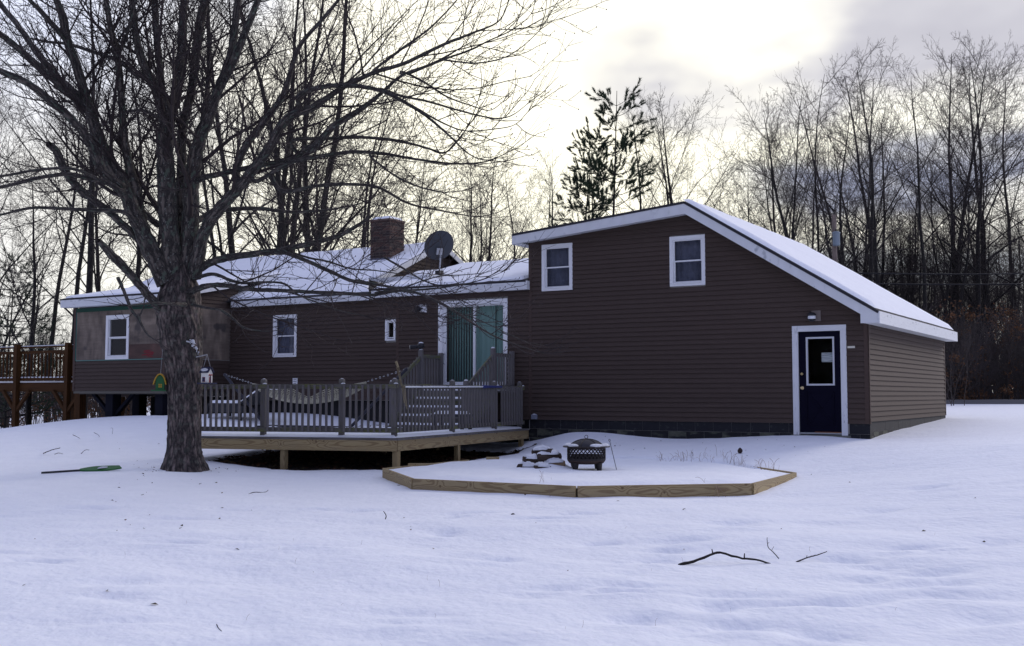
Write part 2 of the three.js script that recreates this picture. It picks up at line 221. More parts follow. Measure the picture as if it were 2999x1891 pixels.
// the road beyond the yard: a low asphalt strip, with its ploughed verge
{
  const a = V(-42, 0.30, -22), b = V(48, 0.62, -40), road = mat([0.11, 0.108, 0.112], 0.9);
  const d = b.clone().sub(a).setY(0).normalize(), s = V(-d.z, 0, d.x), pts = []; const n = 60, P = [], I = [], U = [];
  for (let i = 0; i <= n; i++) { const c = a.clone().lerp(b, i / n); for (const o of [3.2, 2.9, -2.9, -3.2]) { const p = c.clone().addScaledVector(s, o); const y = groundBase(p.x, p.z) + (Math.abs(o) > 3 ? -0.2 : 0.16); P.push(p.x, y, p.z); U.push(i, o); } }
  for (let i = 0; i < n; i++) for (let k = 0; k < 3; k++) { const q = i * 4 + k; I.push(q, q + 4, q + 1, q + 1, q + 4, q + 5); }
  const g = new THREE.BufferGeometry(); g.setAttribute('position', new THREE.Float32BufferAttribute(P, 3)); g.setAttribute('uv', new THREE.Float32BufferAttribute(U, 2)); g.setIndex(I); g.computeVertexNormals(); road.side = THREE.DoubleSide;
  setting('road', g, road);
}
// ---------------------------------------------------------------- the house
const house = thing('house', 'brown vinyl-sided house with white trim, snowy roofs and a gabled garage end', 'house', [0, 0, 0]);
const FRONT = (x0 = 0, z0 = 0) => ({ o: V(x0, 0, z0), u: V(1, 0, 0), n: V(0, 0, 1) });
const SIDE = (x0) => ({ o: V(x0, 0, 0), u: V(0, 0, -1), n: V(1, 0, 0) });        // s = -z
const fp = (f, s, y, n = 0) => f.o.clone().addScaledVector(f.u, s).addScaledVector(f.n, n).setY(y);
function wallPanel(f, outline, holes, t, m, name = 'wall') {
  const sh = new THREE.Shape(outline.map((p) => new THREE.Vector2(...p)));
  for (const [a, b, c, d] of holes) sh.holes.push(new THREE.Path([[a, c], [b, c], [b, d], [a, d]].map((p) => new THREE.Vector2(...p))));
  const g = new THREE.ExtrudeGeometry(sh, { depth: t, bevelEnabled: false });
  g.applyMatrix4(new THREE.Matrix4().makeBasis(f.u, V(0, 1, 0), f.n).setPosition(f.o.clone().addScaledVector(f.n, -t)));
  return part(house, name, g, m);
}
const COURSE = 0.1016;
// lapped vinyl courses: every board is a piece of its own, its lower edge proud of the one below
function siding(parent, f, y0, y1, xl, xr, holes = [], seed = 1) {
  const R = rng(seed);
  for (let k = 0; ; k++) {
    const a = y0 + k * COURSE; if (a >= y1 - 0.02) break; const b = Math.min(a + COURSE, y1);
    let runs = [[xl(a), xr(a), xl(b), xr(b)]];
    for (const [h0, h1, c, d] of holes) { if (Math.min(b, d) - Math.max(a, c) < 0.03) continue; const next = []; for (const r of runs) { if (h1 <= Math.min(r[0], r[2]) || h0 >= Math.max(r[1], r[3])) { next.push(r); continue; } if (h0 - Math.max(r[0], r[2]) > 0.03) next.push([r[0], h0, r[2], h0]); if (Math.min(r[1], r[3]) - h1 > 0.03) next.push([h1, r[1], h1, r[3]]); } runs = next; }
    for (const [ab, bb, at_, bt] of runs) {
      if (bb - ab < 0.02 && bt - at_ < 0.02) continue;
      const p0 = fp(f, ab, a, 0.025), p1 = fp(f, bb, a, 0.025), p2 = fp(f, Math.max(bt, at_ + 0.01), b, 0.004), p3 = fp(f, at_, b, 0.004), q0 = fp(f, ab, a, 0.001), q1 = fp(f, bb, a, 0.001), q2 = fp(f, Math.max(bt, at_ + 0.01), b, 0.001), q3 = fp(f, at_, b, 0.001);
      const g = faces([[p0, p1, p2, p3], [q0, q1, p1, p0], [p3, p2, q2, q3], [q1, q2, p2, p1], [q3, q0, p0, p3]], 1.2);
      const off = R(), uv = g.attributes.uv; for (let i = 0; i < uv.count; i++) uv.setXY(i, uv.getX(i) + off, uv.getY(i) + off * 5.3);
      part(parent, 'siding_board', g, M.siding[Math.floor(R() * 3)]);
    }
  }
}
function trimBox(f, s0, s1, y0, y1, n0, n1, m, name, parent = house) { const a = fp(f, s0, y0, n0), b = fp(f, s1, y1, n1); return box(parent, name, [a.x, a.y, a.z], [b.x, b.y, b.z], m, s0 * 0.7); }
// double-hung window: casing, two sashes with panes, sill, and what hangs behind it
function windowUnit(f, s0, s1, y0, y1, { cloth = M.screenCloth, cased = 0.075, open = false, single = false, clothIn = 0.07 } = {}) {
  const w = new THREE.Group(); w.name = 'window'; house.add(w);
  const c = cased, T = 0.032, B = (a, b, c0, d, n0, n1, nm, m = M.frame) => trimBox(f, a, b, c0, d, n0, n1, m, nm, w);
  B(s0, s0 + c, y0, y1, -0.06, T, 'casing'); B(s1 - c, s1, y0, y1, -0.06, T, 'casing'); B(s0 + c, s1 - c, y1 - c, y1, -0.06, T - 0.002, 'casing'); B(s0 + c, s1 - c, y0, y0 + c * 0.75, -0.06, T - 0.002, 'casing');
  if (!single) B(s0 + c, s1 - c, y0 + c * 0.75, y0 + c * 0.75 + 0.02, -0.02, T + 0.012, 'sill');
  const a = s0 + c, b = s1 - c, lo = y0 + c * 0.75 + 0.02, hi = y1 - c, mid = (lo + hi) / 2, q = 0.028;
  const sash = (c0, d, n) => { B(a, a + q, c0, d, n - 0.03, n, 'sash'); B(b - q, b, c0, d, n - 0.03, n, 'sash'); B(a + q, b - q, c0, c0 + q, n - 0.028, n - 0.002, 'sash'); B(a + q, b - q, d - q, d, n - 0.028, n - 0.002, 'sash'); const p0 = fp(f, a + q, c0 + q, n - 0.016), p1 = fp(f, b - q, c0 + q, n - 0.016), p2 = fp(f, b - q, d - q, n - 0.016), p3 = fp(f, a + q, d - q, n - 0.016); part(w, 'pane', faces([[p0, p1, p2, p3]]), M.glass); };
  if (single) sash(lo, hi, 0.0); else { sash(mid - 0.014, hi, 0.005); if (!open) sash(lo, mid + 0.014, -0.028); else { B(a, a + q, lo, mid, -0.058, -0.028, 'sash'); B(b - q, b, lo, mid, -0.058, -0.028, 'sash'); B(a + q, b - q, mid - 0.04, mid - 0.014, -0.056, -0.03, 'sash'); B(a + q, b - q, lo, lo + 0.03, -0.056, -0.03, 'sash'); const p = [fp(f, a + q, lo + 0.03, -0.045), fp(f, b - q, lo + 0.03, -0.045), fp(f, b - q, mid - 0.04, -0.045), fp(f, a + q, mid - 0.04, -0.045)]; part(w, 'pane', faces([p]), M.glass); } }
  if (cloth) { const n = 24, P = [], I = [], U = []; for (let i = 0; i <= n; i++) { const t = i / n, s = lerp(a - 0.03, b + 0.03, t), dn = -clothIn - 0.06 - 0.012 * Math.sin(t * 31 + s0); for (const y of [lo - 0.03, hi + 0.03]) { const p = fp(f, s, y, dn); P.push(p.x, p.y, p.z); U.push(t, y); } } for (let i = 0; i < n; i++) { const k = i * 2; I.push(k, k + 2, k + 1, k + 1, k + 2, k + 3); } const g = new THREE.BufferGeometry(); g.setAttribute('position', new THREE.Float32BufferAttribute(P, 3)); g.setAttribute('uv', new THREE.Float32BufferAttribute(U, 2)); g.setIndex(I); g.computeVertexNormals(); const cm = part(w, 'curtain', g, cloth); cm.material.side = THREE.DoubleSide; }
  return w;
}
const rakeR = (x) => 4.81 - 0.6263 * (x + 3.65), rakeL = (x) => 4.81 + 0.0905 * (x + 3.65);
const F0 = FRONT(), SR = SIDE(0);
// --- garage end
{
  const W1 = [-7.25, -6.463, 3.117, 4.179], W2 = [-4.11, -3.312, 3.07, 4.137], D = [-1.482, -0.41, -0.02, 2.14];
  const hole = (w, k = 0.05) => [w[0] + k, w[1] - k, w[2] + k, w[3] - k];
  const wl = wallPanel(F0, [[-7.6, -0.4], [D[0] + 0.05, -0.4], [D[0] + 0.05, 2.09], [D[1] - 0.05, 2.09], [D[1] - 0.05, -0.4], [0, -0.4], [0, rakeR(0) - 0.06], [-3.65, 4.75], [-7.6, rakeL(-7.6) - 0.06]], [hole(W1), hole(W2)], 0.12, M.room, 'gable_wall');
  siding(wl, F0, 0.2, 4.7, (y) => { const t = rakeL(-7.6) - 0.08; return y <= t ? -7.52 : -7.52 + (y - t) / 0.0905; }, (y) => { const t = rakeR(0) - 0.10; return y <= t ? -0.075 : Math.max(-0.075 - (y - t) / 0.6263, -3.6); }, [W1, W2, D], 11);
  trimBox(F0, -7.6, -7.52, 0.2, 4.36, 0, 0.022, M.sidingTrim, 'corner_trim'); trimBox(F0, -0.075, 0.022, 0.2, 2.42, 0, 0.022, M.sidingTrim, 'corner_trim'); trimBox(SR, -0.022, 0.07, 0.2, 2.3, 0, 0.022, M.sidingTrim, 'corner_trim');
  windowUnit(F0, ...W1); windowUnit(F0, ...W2);
  const sw = wallPanel(SR, [[0.12, -0.4], [8.05, -0.4], [8.05, 2.3], [0.12, 2.3]], [], 0.12, M.room, 'side_wall');
  siding(sw, SR, 0.24, 2.2, () => 0.072, () => 7.98, [], 17); trimBox(SR, 7.98, 8.07, 0.24, 2.2, 0, 0.022, M.sidingTrim, 'corner_trim');
  wallPanel({ o: V(0, 0, -8.05), u: V(-1, 0, 0), n: V(0, 0, -1) }, [[0.12, -0.4], [7.6, -0.4], [7.6, 4.3], [3.65, 4.7], [0.12, 2.3]], [], 0.12, M.siding[0], 'back_wall');
  wallPanel({ o: V(-7.6, 0, 0), u: V(0, 0, 1), n: V(-1, 0, 0) }, [[-8.05, -0.4], [-0.12, -0.4], [-0.12, 4.36], [-8.05, 4.36]], [], 0.12, M.siding[0], 'side_wall');
  // left upper wall face above the lower roof
  // foundation blocks
  for (let c = 0; c < 3; c++) for (let i = 0; i < 20; i++) { const y1 = 0.196 - c * 0.2, y0 = y1 - 0.194, s0 = -7.58 + i * 0.4 - (c % 2) * 0.2, s1 = Math.min(s0 + 0.394, 0.012); if (s0 > -0.02 || (s1 > D[0] && s0 < D[1])) { const a = Math.max(s0, D[1]), b = s1; if (s0 < D[0] && D[0] - s0 > 0.05) box(house, 'foundation_block', [s0, y0, -0.1], [D[0] - 0.002, y1, 0.004 + h2(i, c, 5) * 0.003], M.tar, i * 0.37, 1.6, 0.8); if (s1 > D[1] && b - a > 0.05 && s0 < -0.02) box(house, 'foundation_block', [a + 0.002, y0, -0.1], [b, y1, 0.004 + h2(i, c, 5) * 0.003], M.tar, i * 0.37, 1.6, 0.8); continue; } box(house, 'foundation_block', [Math.max(s0, -7.6), y0, -0.1], [s1, y1, 0.004 + h2(i, c, 5) * 0.003], c ? M.tarStained : M.tar, i * 0.37 + c * 0.11, 1.6, 0.8); }
  for (let c = 0; c < 2; c++) for (let i = 0; i < 21; i++) { const y1 = 0.236 - c * 0.2, z0 = -0.12 - i * 0.4 + (c % 2) * 0.2, z1 = Math.max(z0 - 0.394, -8.05); if (z0 - z1 > 0.05) box(house, 'foundation_block', [-0.1, y1 - 0.194, Math.min(z0, -0.11)], [0.005 + h2(i, c, 9) * 0.003, y1, z1], c ? M.tarStained : M.tar, i * 0.41 + c * 0.2, 1.6, 0.8); }
  box(house, 'door_footing', [D[0] - 0.05, -0.35, -0.1], [D[1] + 0.05, -0.03, 0.03], mat([0.16, 0.165, 0.14], 0.95));
  // roof deck
  const zf = 0.31, zb = -8.32;
  part(house, 'roof', prism([V(-3.65, 4.83, zf), V(0.29, rakeR(0.29) + 0.02, zf), V(0.29, rakeR(0.29) + 0.02, zb), V(-3.65, 4.83, zb)], V(0.53, 0.848, 0), 0.05), M.shingle);
  part(house, 'roof', prism([V(-7.87, rakeL(-7.87) + 0.02, zf), V(-3.65, 4.83, zf), V(-3.65, 4.83, zb), V(-7.87, rakeL(-7.87) + 0.02, zb)], V(-0.09, 0.996, 0), 0.05), M.shingle);
  // rake boards, soffits, eaves
  const zr = 0.30, R1 = 0.245;
  part(house, 'rake_board', prism([V(-3.65, 4.81 - R1, zr), V(-0.062, rakeR(-0.062) - R1, zr), V(-0.062, rakeR(-0.062), zr), V(-3.65, 4.81, zr)], V(0, 0, 1), 0.03, 1.3), M.white); part(house, 'rake_return', prism([V(-0.06, 2.14, zr), V(0.262, 2.14, zr), V(0.262, rakeR(0.262), zr), V(-0.06, rakeR(-0.06), zr)], V(0, 0, 1), 0.03, 1.3), M.white); box(house, 'soffit', [-0.055, 2.15, 0.024], [0.02, 2.165, 0.268], M.white);
  part(house, 'rake_board', prism([V(-7.85, rakeL(-7.85) - 0.22, zr), V(-3.65, 4.81 - R1, zr), V(-3.65, 4.81, zr), V(-7.85, rakeL(-7.85), zr)], V(0, 0, 1), 0.03, 1.3), M.white);
  part(house, 'soffit', prism([V(-3.65, 4.60, zr - 0.032), V(-3.65, 4.60, 0.001), V(-0.06, rakeR(-0.06) - 0.21, 0.001), V(-0.06, rakeR(-0.06) - 0.21, zr - 0.032)].reverse(), V(-0.53, -0.848, 0), -0.012), M.white);
  part(house, 'soffit', prism([V(-7.85, rakeL(-7.85) - 0.19, zr - 0.032), V(-7.85, rakeL(-7.85) - 0.19, 0.001), V(-3.65, 4.60, 0.001), V(-3.65, 4.60, zr - 0.032)].reverse(), V(0.09, -0.996, 0), -0.012), M.white);
  box(house, 'eave_board', [0.264, 2.13, 0.298], [0.30, 2.362, -8.3], M.white); box(house, 'soffit', [0.024, 2.132, 0.26], [0.262, 2.146, -8.3], M.white);
  box(house, 'eave_board', [-7.882, 4.20, 0.298], [-7.852, 4.425, -8.3], M.white); box(house, 'soffit', [-7.85, 4.205, 0.266], [-7.62, 4.219, -8.3], M.white); 
  // door
  const d = new THREE.Group(); d.name = 'door'; house.add(d);
  trimBox(F0, D[0], D[0] + 0.115, -0.03, 2.14, -0.06, 0.034, M.white, 'casing', d); trimBox(F0, D[1] - 0.115, D[1], -0.03, 2.14, -0.06, 0.034, M.white, 'casing', d); trimBox(F0, D[0] + 0.115, D[1] - 0.115, 2.025, 2.14, -0.06, 0.032, M.white, 'casing', d);
  const a = D[0] + 0.117, b = D[1] - 0.117, wx0 = a + 0.16, wx1 = b - 0.14, wy0 = 0.96, wy1 = 1.90;
  const sh = new THREE.Shape([[a, 0.02], [b, 0.02], [b, 2.023], [a, 2.023]].map((p) => new THREE.Vector2(...p))); sh.holes.push(new THREE.Path([[wx0, wy0], [wx1, wy0], [wx1, wy1], [wx0, wy1]].map((p) => new THREE.Vector2(...p))));
  const lg = new THREE.ExtrudeGeometry(sh, { depth: 0.04, bevelEnabled: false }); lg.translate(0, 0, -0.055); part(d, 'door_leaf', lg, M.doorNavy);
  const lite = mat([0.55, 0.57, 0.60], 0.4);
  for (const [x0, x1, y0, y1] of [[wx0 - 0.012, wx0 + 0.022, wy0 - 0.012, wy1 + 0.012], [wx1 - 0.022, wx1 + 0.012, wy0 - 0.012, wy1 + 0.012], [wx0 + 0.022, wx1 - 0.022, wy1 - 0.022, wy1 + 0.012], [wx0 + 0.022, wx1 - 0.022, wy0 - 0.012, wy0 + 0.022]]) trimBox(F0, x0, x1, y0, y1, -0.05, -0.004, lite, 'glazing_bead', d);
  part(d, 'pane', faces([[V(wx0, wy0, -0.03), V(wx1, wy0, -0.03), V(wx1, wy1, -0.03), V(wx0, wy1, -0.03)]]), M.glass);
  trimBox(F0, wx1 - 0.25, wx1 - 0.03, 1.41, 1.60, -0.05, -0.047, mat([0.42, 0.47, 0.47], 0.8, { map: tex(128, 128, (u, v) => { const n = fbm(u * 20, v * 26, 301, 3, 20, 26); return [0.6 + n * 0.5, 0.6 + n * 0.5, 0.6 + n * 0.5]; }) }), 'paper_notice', d);
  // crossbuck moulding on the lower half
  const mx0 = a + 0.15, mx1 = b - 0.15, my0 = 0.18, my1 = 0.82; const mm = (p, q) => bar(d, 'moulding', V(p[0], p[1], -0.012), V(q[0], q[1], -0.012), 0.014, 0.035, M.doorNavy);
  mm([mx0, my0], [mx1, my0]); mm([mx0, my1], [mx1, my1]); mm([mx0, my0], [mx0, my1]); mm([mx1, my0], [mx1, my1]); mm([mx0, my0], [mx1, my1]); mm([mx0, my1], [mx1, my0]);
  const kn = new THREE.LatheGeometry([[0.0001, 0.062], [0.02, 0.06], [0.03, 0.045], [0.026, 0.03], [0.012, 0.02], [0.012, 0.006], [0.033, 0.004], [0.034, 0]].map((p) => new THREE.Vector2(...p)), 18); kn.rotateX(Math.PI / 2); part(d, 'knob', kn, M.brass, V(a + 0.06, 0.90, -0.015));
  const db = new THREE.CylinderGeometry(0.026, 0.03, 0.022, 18); db.rotateX(Math.PI / 2); part(d, 'deadbolt', db, M.brass, V(a + 0.06, 1.18, -0.004));
  trimBox(F0, a, b, -0.012, 0.018, -0.06, 0.02, mat([0.30, 0.31, 0.31], 0.6), 'threshold', d); trimBox(F0, a + 0.30, b, 0.019, 0.033, -0.012, 0.004, mat([0.26, 0.10, 0.035], 0.9), 'rusty_strip', d);
  box(house, 'floor', [-7.48, -0.35, -0.12], [-0.12, -0.02, -7.9], M.room);
  box(house, 'upper_floor', [-7.48, 2.45, -0.13], [-0.5, 2.55, -7.9], M.room);
}
// --- middle section with the sliding door, and the long left section
{
  const SL = [-10.106, -8.166, 0.93, 3.0], SW = [-11.705, -11.392, 2.10, 2.62], LW = [-15.42, -14.6, 1.752, 2.865];
  const wl = wallPanel(F0, [[-17.02, 0.62], [-11.33, 0.62], [-11.33, 0.2], [-7.602, 0.2], [-7.602, 3.2], [-17.02, 3.2]], [[SL[0] + 0.06, SL[1] - 0.06, SL[2] + 0.02, SL[3] - 0.06], [SW[0] + 0.03, SW[1] - 0.03, SW[2] + 0.03, SW[3] - 0.03], [LW[0] + 0.05, LW[1] - 0.05, LW[2] + 0.05, LW[3] - 0.05]], 0.12, M.room, 'front_wall');
  siding(wl, F0, 0.2, 3.19, () => -11.285, () => -7.602, [SL, SW], 23); siding(wl, F0, 0.632, 3.19, () => -16.99, () => -11.375, [SW, LW], 29);
  trimBox(F0, -11.375, -11.285, 0.2, 3.19, 0, 0.02, M.sidingTrim, 'corner_trim');
  windowUnit(F0, ...LW); windowUnit(F0, ...SW, { cased: 0.05, single: true, cloth: null });
  // eaves
  box(house, 'eave_board', [-12.02, 3.17, 0.12], [-7.602, 3.372, 0.15], M.white); box(house, 'soffit', [-12.02, 3.172, 0.022], [-7.602, 3.186, 0.118], M.white); box(house, 'eave_end', [-7.6, 3.172, 0.024], [-7.57, 3.37, 0.152], M.white);
  box(house, 'eave_board', [-16.84, 3.125, 0.122], [-12.12, 3.28, 0.152], M.white); box(house, 'soffit', [-16.84, 3.128, 0.022], [-12.1, 3.142, 0.12], M.white); box(house, 'eave_end', [-12.118, 3.127, 0.024], [-12.09, 3.278, 0.154], M.white); box(house, 'eave_end', [-12.05, 3.174, 0.024], [-12.022, 3.37, 0.152], M.white);
  // roofs: main ridge, notch eave, lower middle roof
  const my = (z) => 3.3654 - 0.436 * z;
  const mn = V(0, 0.9167, 0.3996);
  part(house, 'roof', prism([V(-23.2, my(0.16), 0.16), V(-12.11, my(0.16), 0.16), V(-13.0, my(-1), -1), V(-12.75, my(-1), -1), V(-12.75, my(-4), -4), V(-23.2, my(-4), -4)], mn, 0.04), M.shingle);
  part(house, 'roof', prism([V(-23.2, my(-4), -4), V(-12.75, my(-4), -4), V(-12.75, my(0.16), -8.2), V(-23.2, my(0.16), -8.2)], V(0, 0.9167, -0.3996), 0.04), M.shingle);
  // right gable end of the main roof, above the middle roof: siding and white rake boards
  const SG = SIDE(-13.0), gw = wallPanel(SG, [[1.0, 3.45], [7.2, 3.45], [7.2, 3.7], [4, my(-4) - 0.06], [1.0, my(-1) - 0.06]], [], 0.1, M.room, 'gable_wall');
  siding(gw, SG, 4.0, 5.0, (y) => 1.0 + (y - my(-1) + 0.06) / 0.436, (y) => 4 + (my(-4) - 0.06 - y) / 0.436, [], 37);
  part(house, 'rake_board', prism([V(-12.74, my(-1) - 0.16, -1), V(-12.74, my(-4) - 0.16, -4), V(-12.74, my(-4), -4), V(-12.74, my(-1), -1)], V(1, 0, 0), 0.03), M.white);
  part(house, 'rake_board', prism([V(-12.74, my(-4) - 0.16, -4), V(-12.74, my(0.1) - 0.16, -8.1), V(-12.74, my(0.1), -8.1), V(-12.74, my(-4), -4)], V(1, 0, 0), 0.03), M.white);
  part(house, 'eave_board', prism([V(-13.08, 3.78, -0.94), V(-11.7, 3.50, -0.94), V(-11.02, 3.80, -0.94), V(-12.6, 3.80, -0.94)], V(0, 0, 1), 0.035), M.white);
  part(house, 'roof', prism([V(-12.12, 3.383, 0.16), V(-7.602, 3.383, 0.16), V(-7.602, 4.41, -4), V(-12.12, 4.41, -4)], V(0, 0.97, 0.24), 0.04), M.shingle);
  part(house, 'roof', prism([V(-12.74, 4.41, -4), V(-7.602, 4.41, -4), V(-7.602, 3.4, -8.1), V(-12.74, 3.4, -8.1)], V(0, 0.97, -0.24), 0.04), M.shingle);
  // dark skirt and back
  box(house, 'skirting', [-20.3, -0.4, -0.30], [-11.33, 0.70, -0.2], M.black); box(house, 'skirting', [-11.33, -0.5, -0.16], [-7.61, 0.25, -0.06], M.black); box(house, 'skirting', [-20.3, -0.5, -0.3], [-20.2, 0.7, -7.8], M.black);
  box(house, 'floor', [-23, 0.72, -0.13], [-7.73, 0.86, -7.9], M.room);
  wallPanel({ o: V(0, 0, -8.0), u: V(-1, 0, 0), n: V(0, 0, -1) }, [[7.73, 0.6], [23, 0.6], [23, 3.4], [7.73, 3.4]], [], 0.1, M.siding[0], 'back_wall');
  wallPanel({ o: V(-23.1, 0, 0), u: V(0, 0, 1), n: V(-1, 0, 0) }, [[-8, 0.7], [0, 0.7], [0, 3.3], [-4, my(-4) - 0.1], [-8, 3.3]], [], 0.1, M.siding[0], 'side_wall');
  wallPanel(F0, [[-23.05, 0.7], [-20.4, 0.7], [-20.4, 3.3], [-23.05, 3.3]], [], 0.1, M.siding[1], 'front_wall');
  // partition behind the slider keeps the room dim
  box(house, 'partition', [-7.75, 0.9, -4.1], [-17, 3.3, -4.0], M.room);
  // sliding door
  const sd = new THREE.Group(); sd.name = 'sliding_door'; house.add(sd);
  const B = (a, b, c, d, n0, n1, nm, m = M.frame) => trimBox(F0, a, b, c, d, n0, n1, m, nm, sd);
  B(SL[0], SL[0] + 0.11, SL[2], SL[3], -0.08, 0.036, 'casing'); B(SL[1] - 0.11, SL[1], SL[2], SL[3], -0.08, 0.036, 'casing'); B(SL[0] + 0.11, SL[1] - 0.11, SL[3] - 0.11, SL[3], -0.08, 0.034, 'casing'); B(SL[0] + 0.11, SL[1] - 0.11, SL[2], SL[2] + 0.05, -0.08, 0.04, 'threshold');
  const xm = -9.13, y0 = SL[2] + 0.05, y1 = SL[3] - 0.11;
  const leaf = (a, b, n, l, r) => { B(a, a + l, y0, y1, n - 0.035, n, 'stile'); B(b - r, b, y0, y1, n - 0.035, n, 'stile'); B(a + l, b - r, y0, y0 + 0.09, n - 0.033, n - 0.002, 'rail'); B(a + l, b - r, y1 - 0.035, y1, n - 0.033, n - 0.002, 'rail'); part(sd, 'pane', faces([[V(a + l, y0 + 0.09, n - 0.018), V(b - r, y0 + 0.09, n - 0.018), V(b - r, y1 - 0.035, n - 0.018), V(a + l, y1 - 0.035, n - 0.018)]]), M.glass); };
  leaf(SL[0] + 0.11, xm + 0.04, -0.02, 0.085, 0.05); leaf(xm - 0.02, SL[1] - 0.11, -0.058, 0.05, 0.03);
  part(sd, 'handle', new THREE.TubeGeometry(new THREE.CatmullRomCurve3([V(SL[0] + 0.15, 1.50, -0.02), V(SL[0] + 0.15, 1.52, 0.03), V(SL[0] + 0.15, 1.62, 0.035), V(SL[0] + 0.15, 1.72, 0.03), V(SL[0] + 0.15, 1.74, -0.02)]), 16, 0.011, 6), mat([0.22, 0.23, 0.26], 0.4));
  const bl = new THREE.BoxGeometry(0.088, 1, 0.0025); const R = rng(5);
  for (let i = 0; i < 22; i++) { const x = SL[0] + 0.20 + i * 0.0745, turn = i < 10 ? -0.52 - R() * 0.10 : i < 17 ? 0.22 + R() * 0.10 : i < 19 ? -0.5 : 0.25 + R() * 0.1; const m = part(sd, 'blind_slat', bl, M.blind[i % 2], V(x, (y0 + y1) / 2, -0.17), new THREE.Quaternion().setFromAxisAngle(V(0, 1, 0), turn)); m.scale.y = y1 - y0 - 0.02; }
  B(SL[0] + 0.12, SL[1] - 0.12, y1 - 0.03, y1 + 0.01, -0.20, -0.13, 'blind_track');
}
// --- raised wing on posts, half stripped to its plywood
{
  const FE = FRONT(0, 2.25), SE = SIDE(-17.02), x0 = -20.53, x1 = -17.02, EW = [-19.25, -18.36, 1.694, 2.862];
  const ply = (seed, tone) => mat([1, 1, 1], 0.9, { map: tex(256, 512, (u, v) => { const n = fbm(u * 3, v * 9, seed, 5, 3, 9), g = fbm(u * 40, v * 6, seed + 2, 3, 40, 6), st = sm(0.58, 0.78, fbm(u * 4, v * 3, seed + 7, 4, 4, 3)); let c = mixc([0.20 * tone, 0.176 * tone, 0.158 * tone], [0.40 * tone, 0.362 * tone, 0.322 * tone], n); c = mixc(c, [0.20, 0.19, 0.195], st * 0.6); return c.map((q) => q * (0.92 + g * 0.16)); }) });
  const P1 = ply(401, 1.42), P2 = ply(419, 1.5), P3 = mat([1, 1, 1], 0.9, { map: tex(256, 256, (u, v) => { const n = fbm(u * 5, v * 8, 433, 5, 5, 8); return mixc([0.25, 0.19, 0.17], [0.40, 0.30, 0.265], n); }) });
  const wl = wallPanel(FE, [[x0, 0.87], [x1, 0.87], [x1, 3.1], [x0, 3.1]], [[EW[0] + 0.05, EW[1] - 0.05, EW[2] + 0.05, EW[3] - 0.05]], 0.12, M.room, 'wing_wall');
  siding(wl, FE, 0.87, 1.675, () => x0 + 0.06, () => x1 - 0.03, [], 43);
  trimBox(FE, x0 - 0.02, x0 + 0.06, 0.86, 3.1, 0, 0.026, M.sidingTrim, 'corner_trim');
  const sheetP = (f, a, b, c, d, m, off, n1 = 0.012) => { const A = fp(f, a, c, 0.001), B = fp(f, b, d, n1); return box(wl, 'plywood_sheet', [A.x, A.y, A.z], [B.x, B.y, B.z], m, off, 1.3, 1.3); };
  const uvSheet = (q) => q;
  sheetP(FE, x0 + 0.06, EW[0], 1.678, 2.985, P1, 0); sheetP(FE, EW[1], x1, 2.08, 2.985, P2, 0); sheetP(FE, EW[1], x1 - 0.01, 1.678, 2.076, P3, 0); sheetP(FE, EW[0], EW[1], 2.862, 2.985, P1, 0);
  // red paint daub on the lower sheet
  const red = mat([0.17, 0.018, 0.022], 0.9); [[-17.66, 1.90, 0.30, 0.035, 0.05], [-17.60, 1.855, 0.42, 0.045, -0.03], [-17.63, 1.80, 0.36, 0.05, 0.02], [-17.56, 1.755, 0.26, 0.03, -0.05], [-17.82, 1.79, 0.10, 0.03, 0.1], [-17.47, 1.83, 0.09, 0.10, 0.15]].forEach(([x, y, w, h, a], k) => { const g = new THREE.CylinderGeometry(0.5, 0.5, 0.001, 14); g.rotateX(Math.PI / 2); g.scale(w, h, 1); part(wl, 'paint_daub', g, red, V(x, y, 2.25 + 0.0128 + k * 0.0004), new THREE.Quaternion().setFromAxisAngle(V(0, 0, 1), a)); });
  trimBox(FE, x0 + 0.06, x1, 2.987, 3.09, 0.001, 0.02, mat([0.006, 0.055, 0.032], 0.8), 'green_strip');
  trimBox(FE, x0 + 0.062, x0 + 0.085, 1.68, 2.985, 0.0125, 0.017, mat([0.03, 0.16, 0.13], 0.7), 'green_strip'); trimBox(FE, x0 + 0.09, x1, 1.668, 1.69, 0.018, 0.022, mat([0.10, 0.22, 0.19], 0.8), 'green_strip');
  windowUnit(FE, ...EW, { cloth: null, cased: 0.085, open: true });
  // right flank of the wing
  const se = wallPanel(SE, [[-2.13, 0.87], [0, 0.87], [0, 3.75], [-2.13, 3.3]], [], 0.12, M.room, 'wing_wall');
  siding(se, SE, 0.87, 1.70, () => -2.2, () => 0.0, [], 47); siding(se, SE, 3.10, 3.72, (y) => Math.max(-2.24, -2.24 + (y - 3.27) / 0.2), () => 0.3, [], 53);
  box(se, 'plywood_sheet', [-17.019, 1.703, 2.22], [-17.008, 3.095, 1.1], P1, 0.3, 1.3, 1.3); box(se, 'plywood_sheet', [-17.019, 1.703, 1.096], [-17.008, 3.095, 0.0], P2, 0.6, 1.3, 1.3);
  trimBox(SE, -2.28, -2.22, 0.86, 3.3, -0.03, 0.02, M.sidingTrim, 'corner_trim');
  wallPanel({ o: V(x0, 0, 0), u: V(0, 0, 1), n: V(-1, 0, 0) }, [[0, 0.87], [2.13, 0.87], [2.13, 3.3], [0, 3.7]], [], 0.12, M.siding[0], 'wing_wall');
  box(house, 'floor', [x0 + 0.1, 0.78, 2.14], [x1 - 0.1, 0.86, -0.1], mat([0.10, 0.095, 0.085], 0.9));
  trimBox(FE, x0, x1, 0.80, 0.868, -0.1, 0.0, mat([0.13, 0.12, 0.10], 0.9), 'sill_beam');
  // roof of the wing
  const ry = (z) => 3.345 + 0.2 * (2.56 - z);
